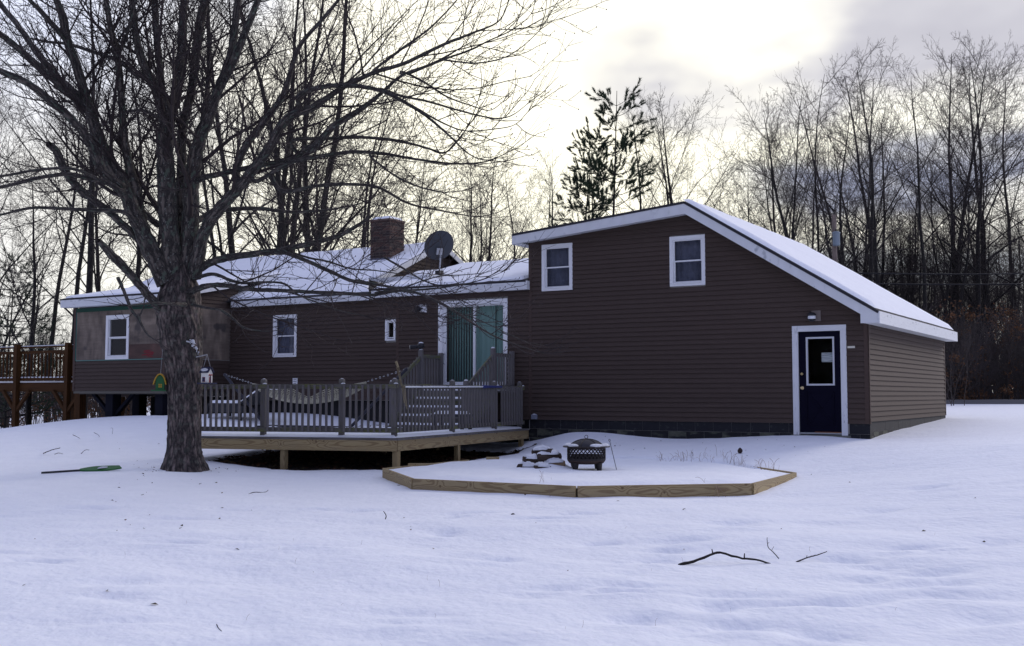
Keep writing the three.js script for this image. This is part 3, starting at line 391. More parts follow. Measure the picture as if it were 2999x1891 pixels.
  part(house, 'roof', prism([V(-20.79, ry(2.56), 2.56), V(-16.83, ry(2.56), 2.56), V(-16.83, ry(-2.0), -2.0), V(-20.79, ry(-2.0), -2.0)], V(0, 0.98, 0.196), 0.035), M.shingle);
  box(house, 'eave_board', [-20.77, 3.112, 2.52], [-16.85, 3.335, 2.55], M.white); box(house, 'soffit', [-20.77, 3.114, 2.276], [-16.85, 3.128, 2.518], M.white);
  for (const x of [-20.77, -16.82]) part(house, 'rake_board', prism([V(x, ry(2.52) - 0.19, 2.52), V(x, ry(-2) - 0.16, -2), V(x, ry(-2) - 0.01, -2), V(x, ry(2.52) - 0.01, 2.52)], V(1, 0, 0), 0.03), M.white);
  // posts and braces under it
  const G0 = (x, z) => GROUND0(x, z) - 0.3;
  for (const [x, z] of [[-19.35, 1.9], [-17.45, 1.9], [-20.3, 0.2]]) { box(house, 'post', [x - 0.14, G0(x, z), z - 0.14], [x + 0.14, 0.80, z + 0.14], M.navyPost); }
  bar(house, 'brace', V(-19.40, 0.18, 1.9), V(-20.15, 0.80, 1.9), 0.09, 0.09, M.navyPost); bar(house, 'brace', V(-19.30, 0.18, 1.9), V(-18.55, 0.80, 1.9), 0.09, 0.09, M.navyPost);
}
// --- chimney, brick by brick
{
  const ch = new THREE.Group(); ch.name = 'chimney'; ch.position.set(-13.85, 4.2, -2.85); house.add(ch);
  const w = 0.68, d = 0.68, y0 = 4.2, y1 = 5.60, H = 0.0745, cxx = -13.85, czz = -2.85;
  const tones = [[0.088, 0.044, 0.034], [0.06, 0.033, 0.028], [0.115, 0.064, 0.048], [0.042, 0.027, 0.025], [0.08, 0.052, 0.042]].map((c, i) => mat(c, 0.9, { map: tex(64, 64, (u, v) => { const n = 0.72 + 0.4 * fbm(u * 8, v * 8, 500 + i, 3, 8, 8); return [n, n, n]; }) }));
  const core = new THREE.BoxGeometry(w - 0.026, y1 - y0, d - 0.026); part(ch, 'mortar_core', core, mat([0.23, 0.21, 0.19], 0.95), V(cxx, (y0 + y1) / 2, czz));
  const R = rng(77), full = new THREE.BoxGeometry(0.206, 0.064, 0.05), half = new THREE.BoxGeometry(0.098, 0.064, 0.05);
  let k = 0;
  for (let y = y0; y < y1 - 0.01; y += H, k++) for (let s = 0; s < 4; s++) {
    const turn = new THREE.Quaternion().setFromAxisAngle(V(0, 1, 0), s * Math.PI / 2); let t = -w / 2 + 0.004; const seq = k % 2 ? [1, 1, 1] : [0, 1, 1, 0];
    for (const f of seq) { const L = f ? 0.206 : 0.098, x = t + L / 2; t += L + 0.0145; const p = V(x, 0, w / 2 - 0.025 + (R() - 0.5) * 0.006).applyQuaternion(turn); part(ch, 'brick', f ? full : half, tones[Math.floor(R() * 5)], V(cxx + p.x, y + H / 2, czz + p.z), turn); }
  }
  const capg = new THREE.BoxGeometry(w + 0.05, 0.05, d + 0.05); part(ch, 'cap', capg, mat([0.12, 0.075, 0.06], 0.9), V(cxx, y1 + 0.03, czz));
  const fl = new THREE.BoxGeometry(w + 0.06, 0.5, d + 0.06); part(ch, 'flashing', fl, mat([0.10, 0.11, 0.16], 0.6), V(cxx, 4.30, czz));
}
// --- snow on the roofs
function snowSheet(parent, c, t, nu, nv, seed, name = 'snow_layer', edge = 0.12, rag = 0.5) {     // c: four corners (counter-clockwise from above)
  const P = [], U = [], I = []; const Lu = c[0].distanceTo(c[1]), Lv = c[0].distanceTo(c[3]);
  const pt = (a, b) => c[0].clone().lerp(c[1], a).lerp(c[3].clone().lerp(c[2], a), b);
  for (let j = 0; j <= nv; j++) for (let i = 0; i <= nu; i++) {
    let a = i / nu, b = j / nv; a = 0.5 - 0.5 * Math.cos(Math.PI * a) * 0.15 + (a - 0.5) * 0.85; b = 0.5 - 0.5 * Math.cos(Math.PI * b) * 0.15 + (b - 0.5) * 0.85; a = Math.min(1, Math.max(0, a)); b = Math.min(1, Math.max(0, b));
    const p = pt(a, b), du = Math.min(a, 1 - a) * Lu, dv = Math.min(b, 1 - b) * Lv, e = edge * (1 + rag * (fbm(p.x * 3, p.z * 3, seed, 3) - 0.5) * 2);
    const iu = 0.07 * rag * fbm(p.z * 2.2 + p.x, p.x * 2.2, seed + 9, 3) * sm(0.25, 0, du), iv = 0.07 * rag * fbm(p.x * 2.2 + p.z, p.z * 2.2 + 5, seed + 11, 3) * sm(0.25, 0, dv); p.addScaledVector(c[1].clone().sub(c[0]).normalize(), a < 0.5 ? iu : -iu).addScaledVector(c[3].clone().sub(c[0]).normalize(), b < 0.5 ? iv : -iv);
    const f = (d) => d >= e ? 1 : Math.sqrt(Math.max(0, 1 - (1 - d / e) ** 2));
    p.y += 0.002 + t * f(du) * f(dv) * (0.75 + 0.5 * fbm(p.x * 1.3 + 3, p.z * 1.3, seed + 3, 4)); P.push(p.x, p.y, p.z); U.push(a * Lu / 2.5, b * Lv / 2.5);
  }
  for (let j = 0; j < nv; j++) for (let i = 0; i < nu; i++) { const q = j * (nu + 1) + i; I.push(q, q + 1, q + nu + 1, q + 1, q + nu + 2, q + nu + 1); }
  const g = new THREE.BufferGeometry(); g.setAttribute('position', new THREE.Float32BufferAttribute(P, 3)); g.setAttribute('uv', new THREE.Float32BufferAttribute(U, 2)); g.setIndex(I); g.computeVertexNormals();
  return part(parent, name, g, M.snow);
}
{
  const my = (z) => 3.375 - 0.436 * z, ry = (z) => 3.352 + 0.2 * (2.56 - z);
  snowSheet(house, [V(-3.72, 4.88, 0.27), V(-3.72, 4.88, -8.3), V(0.22, rakeR(0.22) + 0.03, -8.3), V(0.22, rakeR(0.22) + 0.03, 0.27)].reverse(), 0.09, 60, 30, 601);
  snowSheet(house, [V(-7.6, 4.475, -0.6), V(-3.75, 4.835, -0.25), V(-3.75, 4.835, -8.2), V(-7.6, 4.475, -8.2)], 0.035, 30, 40, 607, 'snow_layer', 0.5, 1.4);
  snowSheet(house, [V(-23, my(0.1), 0.1), V(-13.05, my(0.1), 0.1), V(-13.05, my(-3.98), -3.98), V(-23, my(-3.98), -3.98)], 0.055, 90, 40, 613);
  snowSheet(house, [V(-13.06, my(0.1), 0.1), V(-12.16, my(0.1), 0.1), V(-13.0, my(-0.98), -0.98), V(-13.06, my(-0.98), -0.98)], 0.05, 16, 16, 617, 'snow_layer', 0.08);
  snowSheet(house, [V(-13.06, my(-0.97), -0.97), V(-12.76, my(-0.97), -0.97), V(-12.76, my(-3.98), -3.98), V(-13.06, my(-3.98), -3.98)], 0.055, 8, 40, 619, 'snow_layer', 0.05);
  snowSheet(house, [V(-23, my(-4.02), -4.0), V(-12.76, my(-4.02), -4.0), V(-12.76, my(0), -8.1), V(-23, my(0), -8.1)], 0.055, 60, 20, 631);
  snowSheet(house, [V(-12.06, 3.40, 0.1), V(-7.72, 3.40, 0.1), V(-7.62, 4.42, -3.95), V(-12.06, 4.42, -3.95)], 0.055, 60, 40, 637);
  snowSheet(house, [V(-11.9, 3.812, -0.98), V(-11.1, 3.812, -0.98), V(-11.1, 4.0, -1.6), V(-11.9, 4.0, -1.6)], 0.02, 10, 10, 639);
  snowSheet(house, [V(-20.75, ry(2.5), 2.5), V(-16.88, ry(2.5), 2.5), V(-16.88, ry(-1.95), -1.95), V(-20.75, ry(-1.95), -1.95)], 0.05, 50, 50, 641);
  snowSheet(house, [V(-14.2, 5.655, -2.5), V(-13.5, 5.655, -2.5), V(-13.5, 5.655, -3.2), V(-14.2, 5.655, -3.2)], 0.085, 14, 14, 643);
}
// ---------------------------------------------------------------- timber deck with railing
const deck = thing('deck', 'weathered timber deck with picket railing and pale pine rim boards', 'deck', [-6.63, 0, 6.32]);
{
  const c0 = V(-6.63, 0, 6.32), cR = V(-7.58, 0, 0.06), cL = V(-10.75, 0, 7.5), cB = V(-11.2, 0, 0.2), R = rng(31);
  // boards lie parallel to the front edge; their ends show along the right edge
  const n = 44;
  for (let i = 0; i < n; i++) { const t = (i + 0.02) / n, t2 = (i + 0.97) / n, a = c0.clone().lerp(cR, t), b = cL.clone().lerp(cB, t), a2 = c0.clone().lerp(cR, t2), b2 = cL.clone().lerp(cB, t2); const e = 0.02 + R() * 0.012, dir = a.clone().sub(b).normalize(); const pts = [b.clone(), a.clone().addScaledVector(dir, e), a2.clone().addScaledVector(dir, e), b2.clone()]; pts.forEach((p) => (p.y = 0)); part(deck, 'deck_board', prism(pts, V(0, 1, 0), 0.035, 1), M.greyWood[i % 2]); }
  const rim = (a, b, y0, y1, m, t = 0.04, off = 0) => bar(deck, 'rim_board', a.clone().setY((y0 + y1) / 2), b.clone().setY((y0 + y1) / 2), t, y1 - y0, m, off);
  rim(cL.clone().add(V(0.02, 0, -0.02)), c0.clone().add(V(0.0, 0, -0.01)), -0.225, -0.037, M.deckPine[0], 0.04, 0.2); rim(c0.clone().add(V(-0.018, 0, -0.035)), cR.clone().add(V(-0.018, 0, 0)), -0.225, -0.038, M.deckPine[1], 0.04, 0.55); rim(cL.clone().add(V(0, 0, -0.05)), cB, -0.225, -0.039, M.deckPine[2], 0.04, 0.1);
  for (let i = 1; i < 9; i++) { const a = c0.clone().lerp(cR, i / 9), b = cL.clone().lerp(cB, i / 9); bar(deck, 'joist', a.lerp(b, 0.02).setY(-0.13), b.clone().setY(-0.13), 0.04, 0.16, M.greyWood[0]); }
  // footing posts
  for (const [p, s] of [[c0.clone().lerp(cL, 0.012).add(V(-0.02, 0, -0.1)), 0.10], [c0.clone().lerp(cL, 0.52).add(V(0, 0, -0.1)), 0.10], [cL.clone().lerp(c0, 0.04).add(V(0, 0, -0.1)), 0.1], [c0.clone().lerp(cR, 0.42).add(V(-0.08, 0, 0)), 0.09], [c0.clone().lerp(cR, 0.955).add(V(-0.08, 0, 0)), 0.09], [V(-9, 0, 3.6), 0.1], [V(-9.2, 0, 1.4), 0.1]]) { const y = GROUND0(p.x, p.z) - 0.25; box(deck, 'footing_post', [p.x - s / 2, y, p.z - s / 2], [p.x + s / 2, -0.226, p.z + s / 2], M.deckPine[2], p.x); }
  // railing
  const picket = woodBox(0.036, 0.84, 0.036, 1, 0.12), inset = 0.13, postG = woodBox(0.088, 1.06, 0.088, 1, 0.24);
  const mid = c0.clone().add(cB).multiplyScalar(0.5);
  function run(a, b, posts, count) {
    const d = b.clone().sub(a).normalize(), s = V(-d.z, 0, d.x), q = new THREE.Quaternion().setFromAxisAngle(V(0, 1, 0), Math.atan2(-d.z, d.x));
    if (s.dot(mid.clone().sub(a)) > 0) s.negate();           // s points out of the deck
    const o = (p, y, k) => p.clone().addScaledVector(s, k).setY(y);
    bar(deck, 'rail', o(a, 0.915, 0), o(b, 0.915, 0), 0.038, 0.085, M.railWood, 0.3); bar(deck, 'rail', o(a, 0.135, 0), o(b, 0.135, 0), 0.038, 0.085, M.railWood, 0.7);
    for (const t of posts) { const p = a.clone().lerp(b, t); part(deck, 'post', postG, M.greyWood[1], o(p, 0.50, -0.066), q); const cap = new THREE.CylinderGeometry(0.042, 0.0622, 0.022, 4); cap.rotateY(Math.PI / 4); part(deck, 'post_cap', cap, M.greyWood[0], o(p, 1.041, -0.066), q); const sc = new THREE.SphereGeometry(0.05, 10, 6, 0, 6.3, 0, 1.5); sc.scale(0.6, 0.3, 0.6); part(deck, 'snow_cap', sc, M.snow, o(p, 1.048, -0.066)); const sc2 = new THREE.SphereGeometry(0.05, 8, 5, 0, 6.3, 0, 1.5); sc2.scale(0.9, 0.5, 0.5); part(deck, 'snow_cap', sc2, M.snow, o(p.clone().addScaledVector(d, 0.05), 0.957, 0), q); }
    for (let i = 0; i < count; i++) { const t = (i + 0.5) / count; if (posts.some((u) => Math.abs(u - t) * a.distanceTo(b) < 0.05)) continue; const p = a.clone().lerp(b, t), lean = new THREE.Quaternion().setFromAxisAngle(V(0, 0, 1), (R() - 0.5) * 0.02); part(deck, 'baluster', picket, M.greyWood[i % 2], o(p, 0.525 + (R() - 0.5) * 0.012, 0.037), q.clone().multiply(lean)); }
  }
  const f0 = c0.clone().add(V(-0.10, 0, -0.12)), fL = cL.clone().add(V(0.06, 0, -0.12)), fR = cR.clone().add(V(-0.08, 0, 0.08));
  run(fL, f0, [0.37, 0.742, 0.985], 36); run(f0, fR, [0.40, 0.745, 0.985], 42);
  snowSheet(deck, [cL.clone().add(V(0.05, 0.002, -0.08)), c0.clone().add(V(-0.06, 0.002, -0.05)), cR.clone().add(V(-0.04, 0.002, 0.1)), cB.clone().add(V(0.05, 0.002, 0))], 0.045, 60, 70, 701, 'snow_layer', 0.1, 0.9);
}
// ---------------------------------------------------------------- steps up to the sliding door
const stairs = thing('stairs', 'grey wooden steps with railings leading up to the sliding door', 'stairs', [-9, 0, 1]);
{
  const x0 = -9.98, x1 = -8.0;
  box(stairs, 'landing', [x0, 0.82, 0.03], [x1, 0.86, 0.97], M.greyWood[0]); box(stairs, 'landing_rim', [x0, 0.66, 0.93], [x1, 0.818, 0.965], M.railWood);
  const sn = (y, z0, z1) => snowSheet(stairs, [V(x0 + 0.02, y, z1), V(x1 - 0.02, y, z1), V(x1 - 0.02, y, z0), V(x0 + 0.02, y, z0)], 0.045, 30, 8, 711 + Math.round(y * 10), 'snow_layer', 0.05);
  sn(0.862, 0.08, 0.97);
  for (let i = 0; i < 4; i++) { const y = 0.67 - i * 0.19, z = 0.99 + i * 0.285; box(stairs, 'tread', [x0 + 0.03, y - 0.04, z - 0.02], [x1 - 0.03, y, z + 0.275], M.greyWood[1]); box(stairs, 'riser', [x0 + 0.05, y - 0.19, z + 0.2], [x1 - 0.05, y - 0.042, z + 0.225], M.railWood); sn(y + 0.002, z - 0.01, z + 0.27); }
  for (const x of [x0 + 0.01, (x0 + x1) / 2, x1 - 0.01]) bar(stairs, 'stringer', V(x, 0.70, 0.97), V(x, -0.02, 2.1), 0.04, 0.22, M.railWood);
  for (const x of [x0, x1]) {
    const P = (y0, y1, z, s = 0.088) => box(stairs, 'post', [x - s / 2, y0, z - s / 2], [x + s / 2, y1, z + s / 2], M.greyWood[0], x + z);
    P(0, 1.80, 0.92); P(0.86, 1.76, 0.10); P(0, 1.06, 2.02);
    bar(stairs, 'rail', V(x, 1.66, 0.14), V(x, 1.66, 0.88), 0.038, 0.085, M.railWood); bar(stairs, 'rail', V(x, 1.62, 0.96), V(x, 0.92, 2.0), 0.038, 0.085, M.railWood); bar(stairs, 'rail', V(x, 0.95, 0.14), V(x, 0.95, 0.88), 0.036, 0.07, M.railWood); bar(stairs, 'rail', V(x, 0.86, 0.96), V(x, 0.18, 2.0), 0.036, 0.07, M.railWood);
    const out = x === x1 ? 0.037 : -0.037;
    const g = woodBox(0.035, 0.82, 0.035, 1, 0.12);
    for (let i = 0; i < 7; i++) part(stairs, 'baluster', g, M.greyWood[i % 2], V(x + out, 1.29, 0.18 + i * 0.11)); for (let i = 0; i < 9; i++) { const t = (i + 0.5) / 9; part(stairs, 'baluster', g, M.greyWood[i % 2], V(x + out, lerp(1.62, 0.92, t) - 0.36, lerp(0.96, 2.0, t))); }
    const sc = new THREE.SphereGeometry(0.05, 10, 6, 0, 6.3, 0, 1.5); sc.scale(0.9, 0.7, 0.9); for (const [y, z] of [[1.80, 0.92], [1.06, 2.02]]) part(stairs, 'snow_cap', sc, M.snow, V(x, y, z));
  }
}
// ---------------------------------------------------------------- brown raised deck beyond the wing
{
  const d = thing('raised_deck', 'reddish brown raised deck on braced posts beside the plywood wing', 'deck', [-22, -0.2, 1]);
  const zF = 1.0, x0 = -28.0, x1 = -21.75, fy = 1.12, W = M.brownWood;
  for (let i = 0; i < 26; i++) box(d, 'deck_board', [x0, fy - 0.035, zF - i * 0.15], [x1, fy, zF - i * 0.15 - 0.143], W, i * 0.3);
  box(d, 'rim_board', [x0, 0.86, zF + 0.002], [x1, fy - 0.037, zF + 0.045], W, 0.4); box(d, 'rim_board', [x0, 0.86, zF - 3.9], [x1, fy - 0.037, zF - 3.94], W, 0.1);
  snowSheet(d, [V(x0, fy + 0.002, zF), V(x1, fy + 0.002, zF), V(x1, fy + 0.002, zF - 3.8), V(x0, fy + 0.002, zF - 3.8)], 0.05, 40, 30, 733);
  for (const z of [zF + 0.09, zF - 3.8]) for (const x of [-27.0, -24.62, -22.3]) { const y = GROUND0(x, z) - 0.3; box(d, 'post', [x - 0.07, y, z - 0.07], [x + 0.07, 2.26, z + 0.07], W, x); bar(d, 'brace', V(x, 0.25, z), V(x + 0.62, 0.88, z), 0.09, 0.09, W); bar(d, 'brace', V(x, 0.25, z), V(x - 0.62, 0.88, z), 0.09, 0.09, W); }
  const big = box(d, 'post', [-21.9, GROUND0(-21.8, zF) - 0.3, zF - 0.05], [-21.66, 2.3, zF + 0.16], W, 3);
  for (const z of [zF + 0.0, zF - 3.75]) { for (const [y, h] of [[2.17, 0.045], [2.02, 0.08], [1.22, 0.08]]) box(d, 'rail', [x0, y - h / 2, z - 0.04], [x1, y + h / 2, z + 0.0], W, y); snowSheet(d, [V(x0, 2.195, z), V(x1, 2.195, z), V(x1, 2.195, z - 0.04), V(x0, 2.195, z - 0.04)], 0.025, 40, 4, 741, 'snow_layer', 0.02); snowSheet(d, [V(x0, 1.262, z), V(x1, 1.262, z), V(x1, 1.262, z - 0.04), V(x0, 1.262, z - 0.04)], 0.03, 40, 4, 743, 'snow_layer', 0.02); const g = woodBox(0.036, 0.86, 0.036, 1, 0.2); for (let i = 0; i < 38; i++) part(d, 'baluster', g, W, V(x0 + 0.1 + i * 0.165, 1.6, z - 0.02)); }
}
// ---------------------------------------------------------------- octagonal bed edged with boards, fire pit and firewood
{
  const bed = thing('fire_pit_bed', 'low octagonal snow-filled bed edged with pale pine boards', 'garden bed', [-3, -0.6, 6]);
  const yt = -0.44, P = OCT.map(([x, z]) => V(x, 0, z));
  for (let i = 0; i < 8; i++) { const a = P[i], b = P[(i + 1) % 8], d = b.clone().sub(a).normalize(), low = i > 4 && i < 7 ? -0.035 : 0; bar(bed, 'edge_board', a.clone().addScaledVector(d, 0.005).setY(yt - 0.105 + low), b.clone().addScaledVector(d, -0.022).setY(yt - 0.105 + low), 0.04, 0.21, M.deckPine[i % 3], 0.13 + i * 0.31); }
  for (const i of [0, 1, 2, 3, 4]) { const p = P[i].clone().lerp(V(-3, 0, 6), 0.035); box(bed, 'stake', [p.x - 0.045, -0.9, p.z - 0.045], [p.x + 0.045, yt - 0.05, p.z + 0.045], M.greyWood[0]); }
  // snow inside the frame, heaped over the firewood
  const heap = onAxis(1588, 1374, 'y', -0.43);
  const xs = [], zs = [], n = 110; for (let i = 0; i <= n; i++) { xs.push(-6.2 + 6.45 * i / n); zs.push(2.7 + 6.4 * i / n); }
  const hf = (x, z) => { const e = edgeDist(OCT, x, z); return yt + lerp(-0.03, 0.03, sm(0, 0.5, e)) + (fbm(x * 1.2, z * 1.2, 811, 4) - 0.5) * 0.05 + (fbm(x * 4, z * 4, 817, 3) - 0.5) * 0.014 + 0.13 * Math.exp(-((((x - heap.x) * 0.858 - (z - heap.z) * 0.513) / 0.40) ** 4 + (((x - heap.x) * 0.513 + (z - heap.z) * 0.858) / 0.30) ** 2)) * (0.6 + 0.8 * fbm(x * 5, z * 5, 823, 3)) - 0.02 * Math.exp(-(((x + 2.94) / 0.35) ** 2 + ((z - 6.25) / 0.35) ** 2)); };
  const Pp = [], U = [], I = [], idx = {}; for (let j = 0; j <= n; j++) for (let i = 0; i <= n; i++) { let x = xs[i], z = zs[j]; const e = edgeDist(OCT, x, z); if (e < -0.09) continue; if (e < 0.02) { const k = 1 - (0.02 - e) / Math.hypot(x + 3, z - 6); x = -3 + (x + 3) * k; z = 6 + (z - 6) * k; } idx[j * 1000 + i] = Pp.length / 3; Pp.push(x, hf(x, z), z); U.push(x / 2.5, z / 2.5); }
  for (let j = 0; j < n; j++) for (let i = 0; i < n; i++) { const q = [j * 1000 + i, j * 1000 + i + 1, (j + 1) * 1000 + i, (j + 1) * 1000 + i + 1].map((k) => idx[k]); if (q.some((k) => k === undefined)) continue; I.push(q[0], q[2], q[1], q[1], q[2], q[3]); }
  const g = new THREE.BufferGeometry(); g.setAttribute('position', new THREE.Float32BufferAttribute(Pp, 3)); g.setAttribute('uv', new THREE.Float32BufferAttribute(U, 2)); g.setIndex(I); g.computeVertexNormals(); part(bed, 'snow_layer', g, M.snow);

  // fire pit: legs, pierced bowl, rim, domed mesh lid with ribs and ring
  const px = -2.94, pz = 6.25, y0 = hf(px, pz) + 0.0, fp_ = thing('fire_pit', 'round dark fire pit with pierced bowl and domed lid, snow on its rim', 'fire pit', [px, y0, pz]);
  const iron = mat([0.030, 0.024, 0.024], 0.55, { metalness: 0.4 }), rust = mat([0.060, 0.036, 0.030], 0.7, { metalness: 0.3 });
  const L = (pts, m, name, seg = 40) => part(fp_, name, new THREE.LatheGeometry(pts.map((p) => new THREE.Vector2(...p)), seg), m, V(px, y0, pz));
  L([[0.001, 0.095], [0.18, 0.10], [0.27, 0.115], [0.298, 0.15], [0.300, 0.172], [0.290, 0.172], [0.262, 0.125], [0.001, 0.11]], rust, 'bowl');
  // pierced band: woven leaf-shaped lattice between two hoops
  { const sh = []; const R = 0.299, N = 30, rows = 5, a0 = 0.17, a1 = 0.345; const gs = [];
    for (let r = 0; r < rows; r++) for (let i = 0; i < N; i++) { const th = (i + (r % 2) * 0.5) / N * Math.PI * 2, t1 = th + Math.PI / N * 1.05, t0 = th - Math.PI / N * 1.05, ya = lerp(a0, a1, r / rows), yb = lerp(a0, a1, (r + 1) / rows); for (const [s, e] of [[t0, th], [t1, th]]) { const c = [0, 0.5, 1].map((u) => { const a = lerp(s, e, u); return V(Math.cos(a) * R, lerp(ya, yb, u) + Math.sin(u * 3.1) * 0.006, Math.sin(a) * R); }); gs.push(new THREE.TubeGeometry(new THREE.CatmullRomCurve3(c), 4, 0.0078, 4)); } }
    part(fp_, 'pierced_band', mergeGeometries(gs), iron, V(px, y0, pz)); }
  L([[0.292, 0.338], [0.302, 0.338], [0.302, 0.366], [0.292, 0.366], [0.292, 0.338]], iron, 'hoop'); L([[0.001, 0.20], [0.20, 0.21], [0.24, 0.25], [0.25, 0.25], [0.24, 0.17]], mat([0.03, 0.026, 0.025], 0.9), 'dark_liner'); L([[0.293, 0.16], [0.303, 0.16], [0.303, 0.19], [0.293, 0.19], [0.293, 0.16]], iron, 'hoop');  // dark inner liner is added to dim the bright snow behind the lattice
  L([[0.29, 0.366], [0.36, 0.374], [0.372, 0.366], [0.376, 0.378], [0.366, 0.388], [0.29, 0.382], [0.29, 0.366]], iron, 'rim');
  { const m = new THREE.SphereGeometry(0.31, 36, 14, 0, Math.PI * 2, 0, 1.18); m.scale(0.93, 0.56, 0.93); part(fp_, 'lid', m, mat([0.035, 0.034, 0.042], 0.75, { metalness: 0.2 }), V(px, y0 + 0.318, pz)); }
  for (let i = 0; i < 6; i++) { const c = []; for (let k = 0; k <= 8; k++) { const t = 1.2 * k / 8, a = i * Math.PI / 3 + 0.4; c.push(V(Math.sin(t) * 0.292 * Math.cos(a), Math.cos(t) * 0.177, Math.sin(t) * 0.292 * Math.sin(a))); } part(fp_, 'lid_rib', new THREE.TubeGeometry(new THREE.CatmullRomCurve3(c), 16, 0.008, 5), iron, V(px, y0 + 0.318, pz)); }
  const ring = new THREE.TorusGeometry(0.026, 0.0045, 6, 18); part(fp_, 'lid_ring', ring, iron, V(px, y0 + 0.528, pz), new THREE.Quaternion().setFromAxisAngle(V(0, 1, 0), 0.6)); rod(fp_, 'ring_stem', V(px, y0 + 0.49, pz), V(px, y0 + 0.505, pz), 0.007, iron);
  for (let i = 0; i < 4; i++) { const a = YAW - Math.PI / 4 + i * Math.PI / 2 + 0.0, leg = new THREE.CylinderGeometry(0.055, 0.036, 0.13, 4); leg.rotateY(Math.PI / 4); part(fp_, 'leg', leg, iron, V(px + Math.sin(a) * 0.265, y0 + 0.06, pz + Math.cos(a) * 0.265), new THREE.Quaternion().setFromEuler(new THREE.Euler(Math.cos(a) * -0.12, a, Math.sin(a) * 0.12))); }
  { const gs = [], R = rng(91); for (let i = 0; i < 15; i++) { const a = R() * 6.28, s = new THREE.SphereGeometry(0.05 + R() * 0.035, 10, 6); s.scale(1.35, 0.42, 0.8); s.rotateY(-a + Math.PI / 2); s.translate(Math.cos(a) * 0.315, 0.396, Math.sin(a) * 0.315); gs.push(s); } part(fp_, 'snow_clumps', mergeGeometries(gs), M.snow, V(px, y0, pz)); }
  // a poker leaning on the far side
  const pk = thing('poker', 'thin iron poker leaning against the far side of the fire pit', 'poker', [px + 0.38, y0, pz - 0.1]); part(pk, 'shaft', new THREE.TubeGeometry(new THREE.CatmullRomCurve3([V(px + 0.47, y0 + 0.02, pz - 0.12), V(px + 0.40, y0 + 0.25, pz - 0.14), V(px + 0.335, y0 + 0.46, pz - 0.16)]), 8, 0.005, 5), iron); part(pk, 'grip', new THREE.TorusGeometry(0.016, 0.004, 5, 12), iron, V(px + 0.33, y0 + 0.475, pz - 0.16));

  // firewood under snow, piece by piece
  const bark = mat([0.055, 0.038, 0.030], 0.95), cut = mat([0.24, 0.17, 0.10], 0.9);
  const c = onAxis(1590, 1378, 'y', -0.43), right = V(Math.cos(YAW), 0, -Math.sin(YAW)), back = V(-Math.sin(YAW), 0, -Math.cos(YAW));
  const logs = [[-0.02, -0.06, 0.05, 0.30, 0.35, 0.065, 'split log at the front of the snowy heap, end facing the yard'], [-0.36, 0.02, 0.05, 0.28, -0.2, 0.06, 'split log lying low at the front of the snowy heap, farthest from the fire pit'], [0.28, 0.18, 0.10, 0.42, 0.05, 0.07, 'pale cut plank showing at the side of the heap nearest the fire pit'], [-0.22, 0.22, 0.17, 0.42, 0.12, 0.065, 'long snow-topped log across the back of the firewood heap'], [0.16, 0.22, 0.24, 0.46, 0.4, 0.07, 'log lying askew over the back of the firewood heap'], [0.00, 0.28, 0.32, 0.40, -0.5, 0.06, 'topmost crooked log of the snowy firewood heap'], [0.46, 0.26, 0.05, 0.3, 1.1, 0.06, 'short dark log half under the heap, close to the fire pit legs'], [-0.40, 0.24, 0.07, 0.45, 0.9, 0.06, 'log at the far back end of the snowy firewood heap']];
  logs.forEach(([r, b, y, len, ang, rad, label], k) => {
    r *= 0.62; b *= 0.8; len *= 0.85; const p = c.clone().addScaledVector(right, r).addScaledVector(back, b).setY(yt + y * 0.92), d = right.clone().multiplyScalar(Math.cos(ang)).addScaledVector(back, Math.sin(ang)).setY(0.06 * ((k % 3) - 1)).normalize();
    const t = thing('split_log', label, 'firewood', [p.x, p.y - rad, p.z], 'firewood heap'), R = rng(900 + k);
    const s = new THREE.Shape(); const m = 6; for (let i = 0; i < m; i++) { const a = i / m * 6.283, rr = rad * (0.75 + 0.5 * R()); const xx = Math.cos(a) * rr, yy = Math.sin(a) * rr * 0.8; i ? s.lineTo(xx, yy) : s.moveTo(xx, yy); }
    const g2 = new THREE.ExtrudeGeometry(s, { depth: len, bevelEnabled: true, bevelSize: 0.004, bevelThickness: 0.004, bevelSegments: 1 }); g2.translate(0, 0, -len / 2); part(t, 'log', g2, k === 2 ? cut : bark, p, new THREE.Quaternion().setFromUnitVectors(V(0, 0, 1), d));
    const sg = new THREE.SphereGeometry(1, 18, 10, 0, 6.2832, 0, Math.PI / 2); const sp = sg.attributes.position; for (let i = 0; i < sp.count; i++) { const q = 1 + (fbm(sp.getX(i) * 2.5 + k * 3, sp.getZ(i) * 2.5 + sp.getY(i), 950, 3) - 0.5) * 0.9; sp.setXYZ(i, sp.getX(i) * len * 0.46 * q, sp.getY(i) * (0.05 + rad * 0.3) * q, sp.getZ(i) * (rad * 1.2) * q); } sg.computeVertexNormals(); part(t, 'snow_cap', sg, M.snow, p.clone().add(V(0, rad * 0.52, 0)), new THREE.Quaternion().setFromUnitVectors(V(1, 0, 0), d));
  });
}
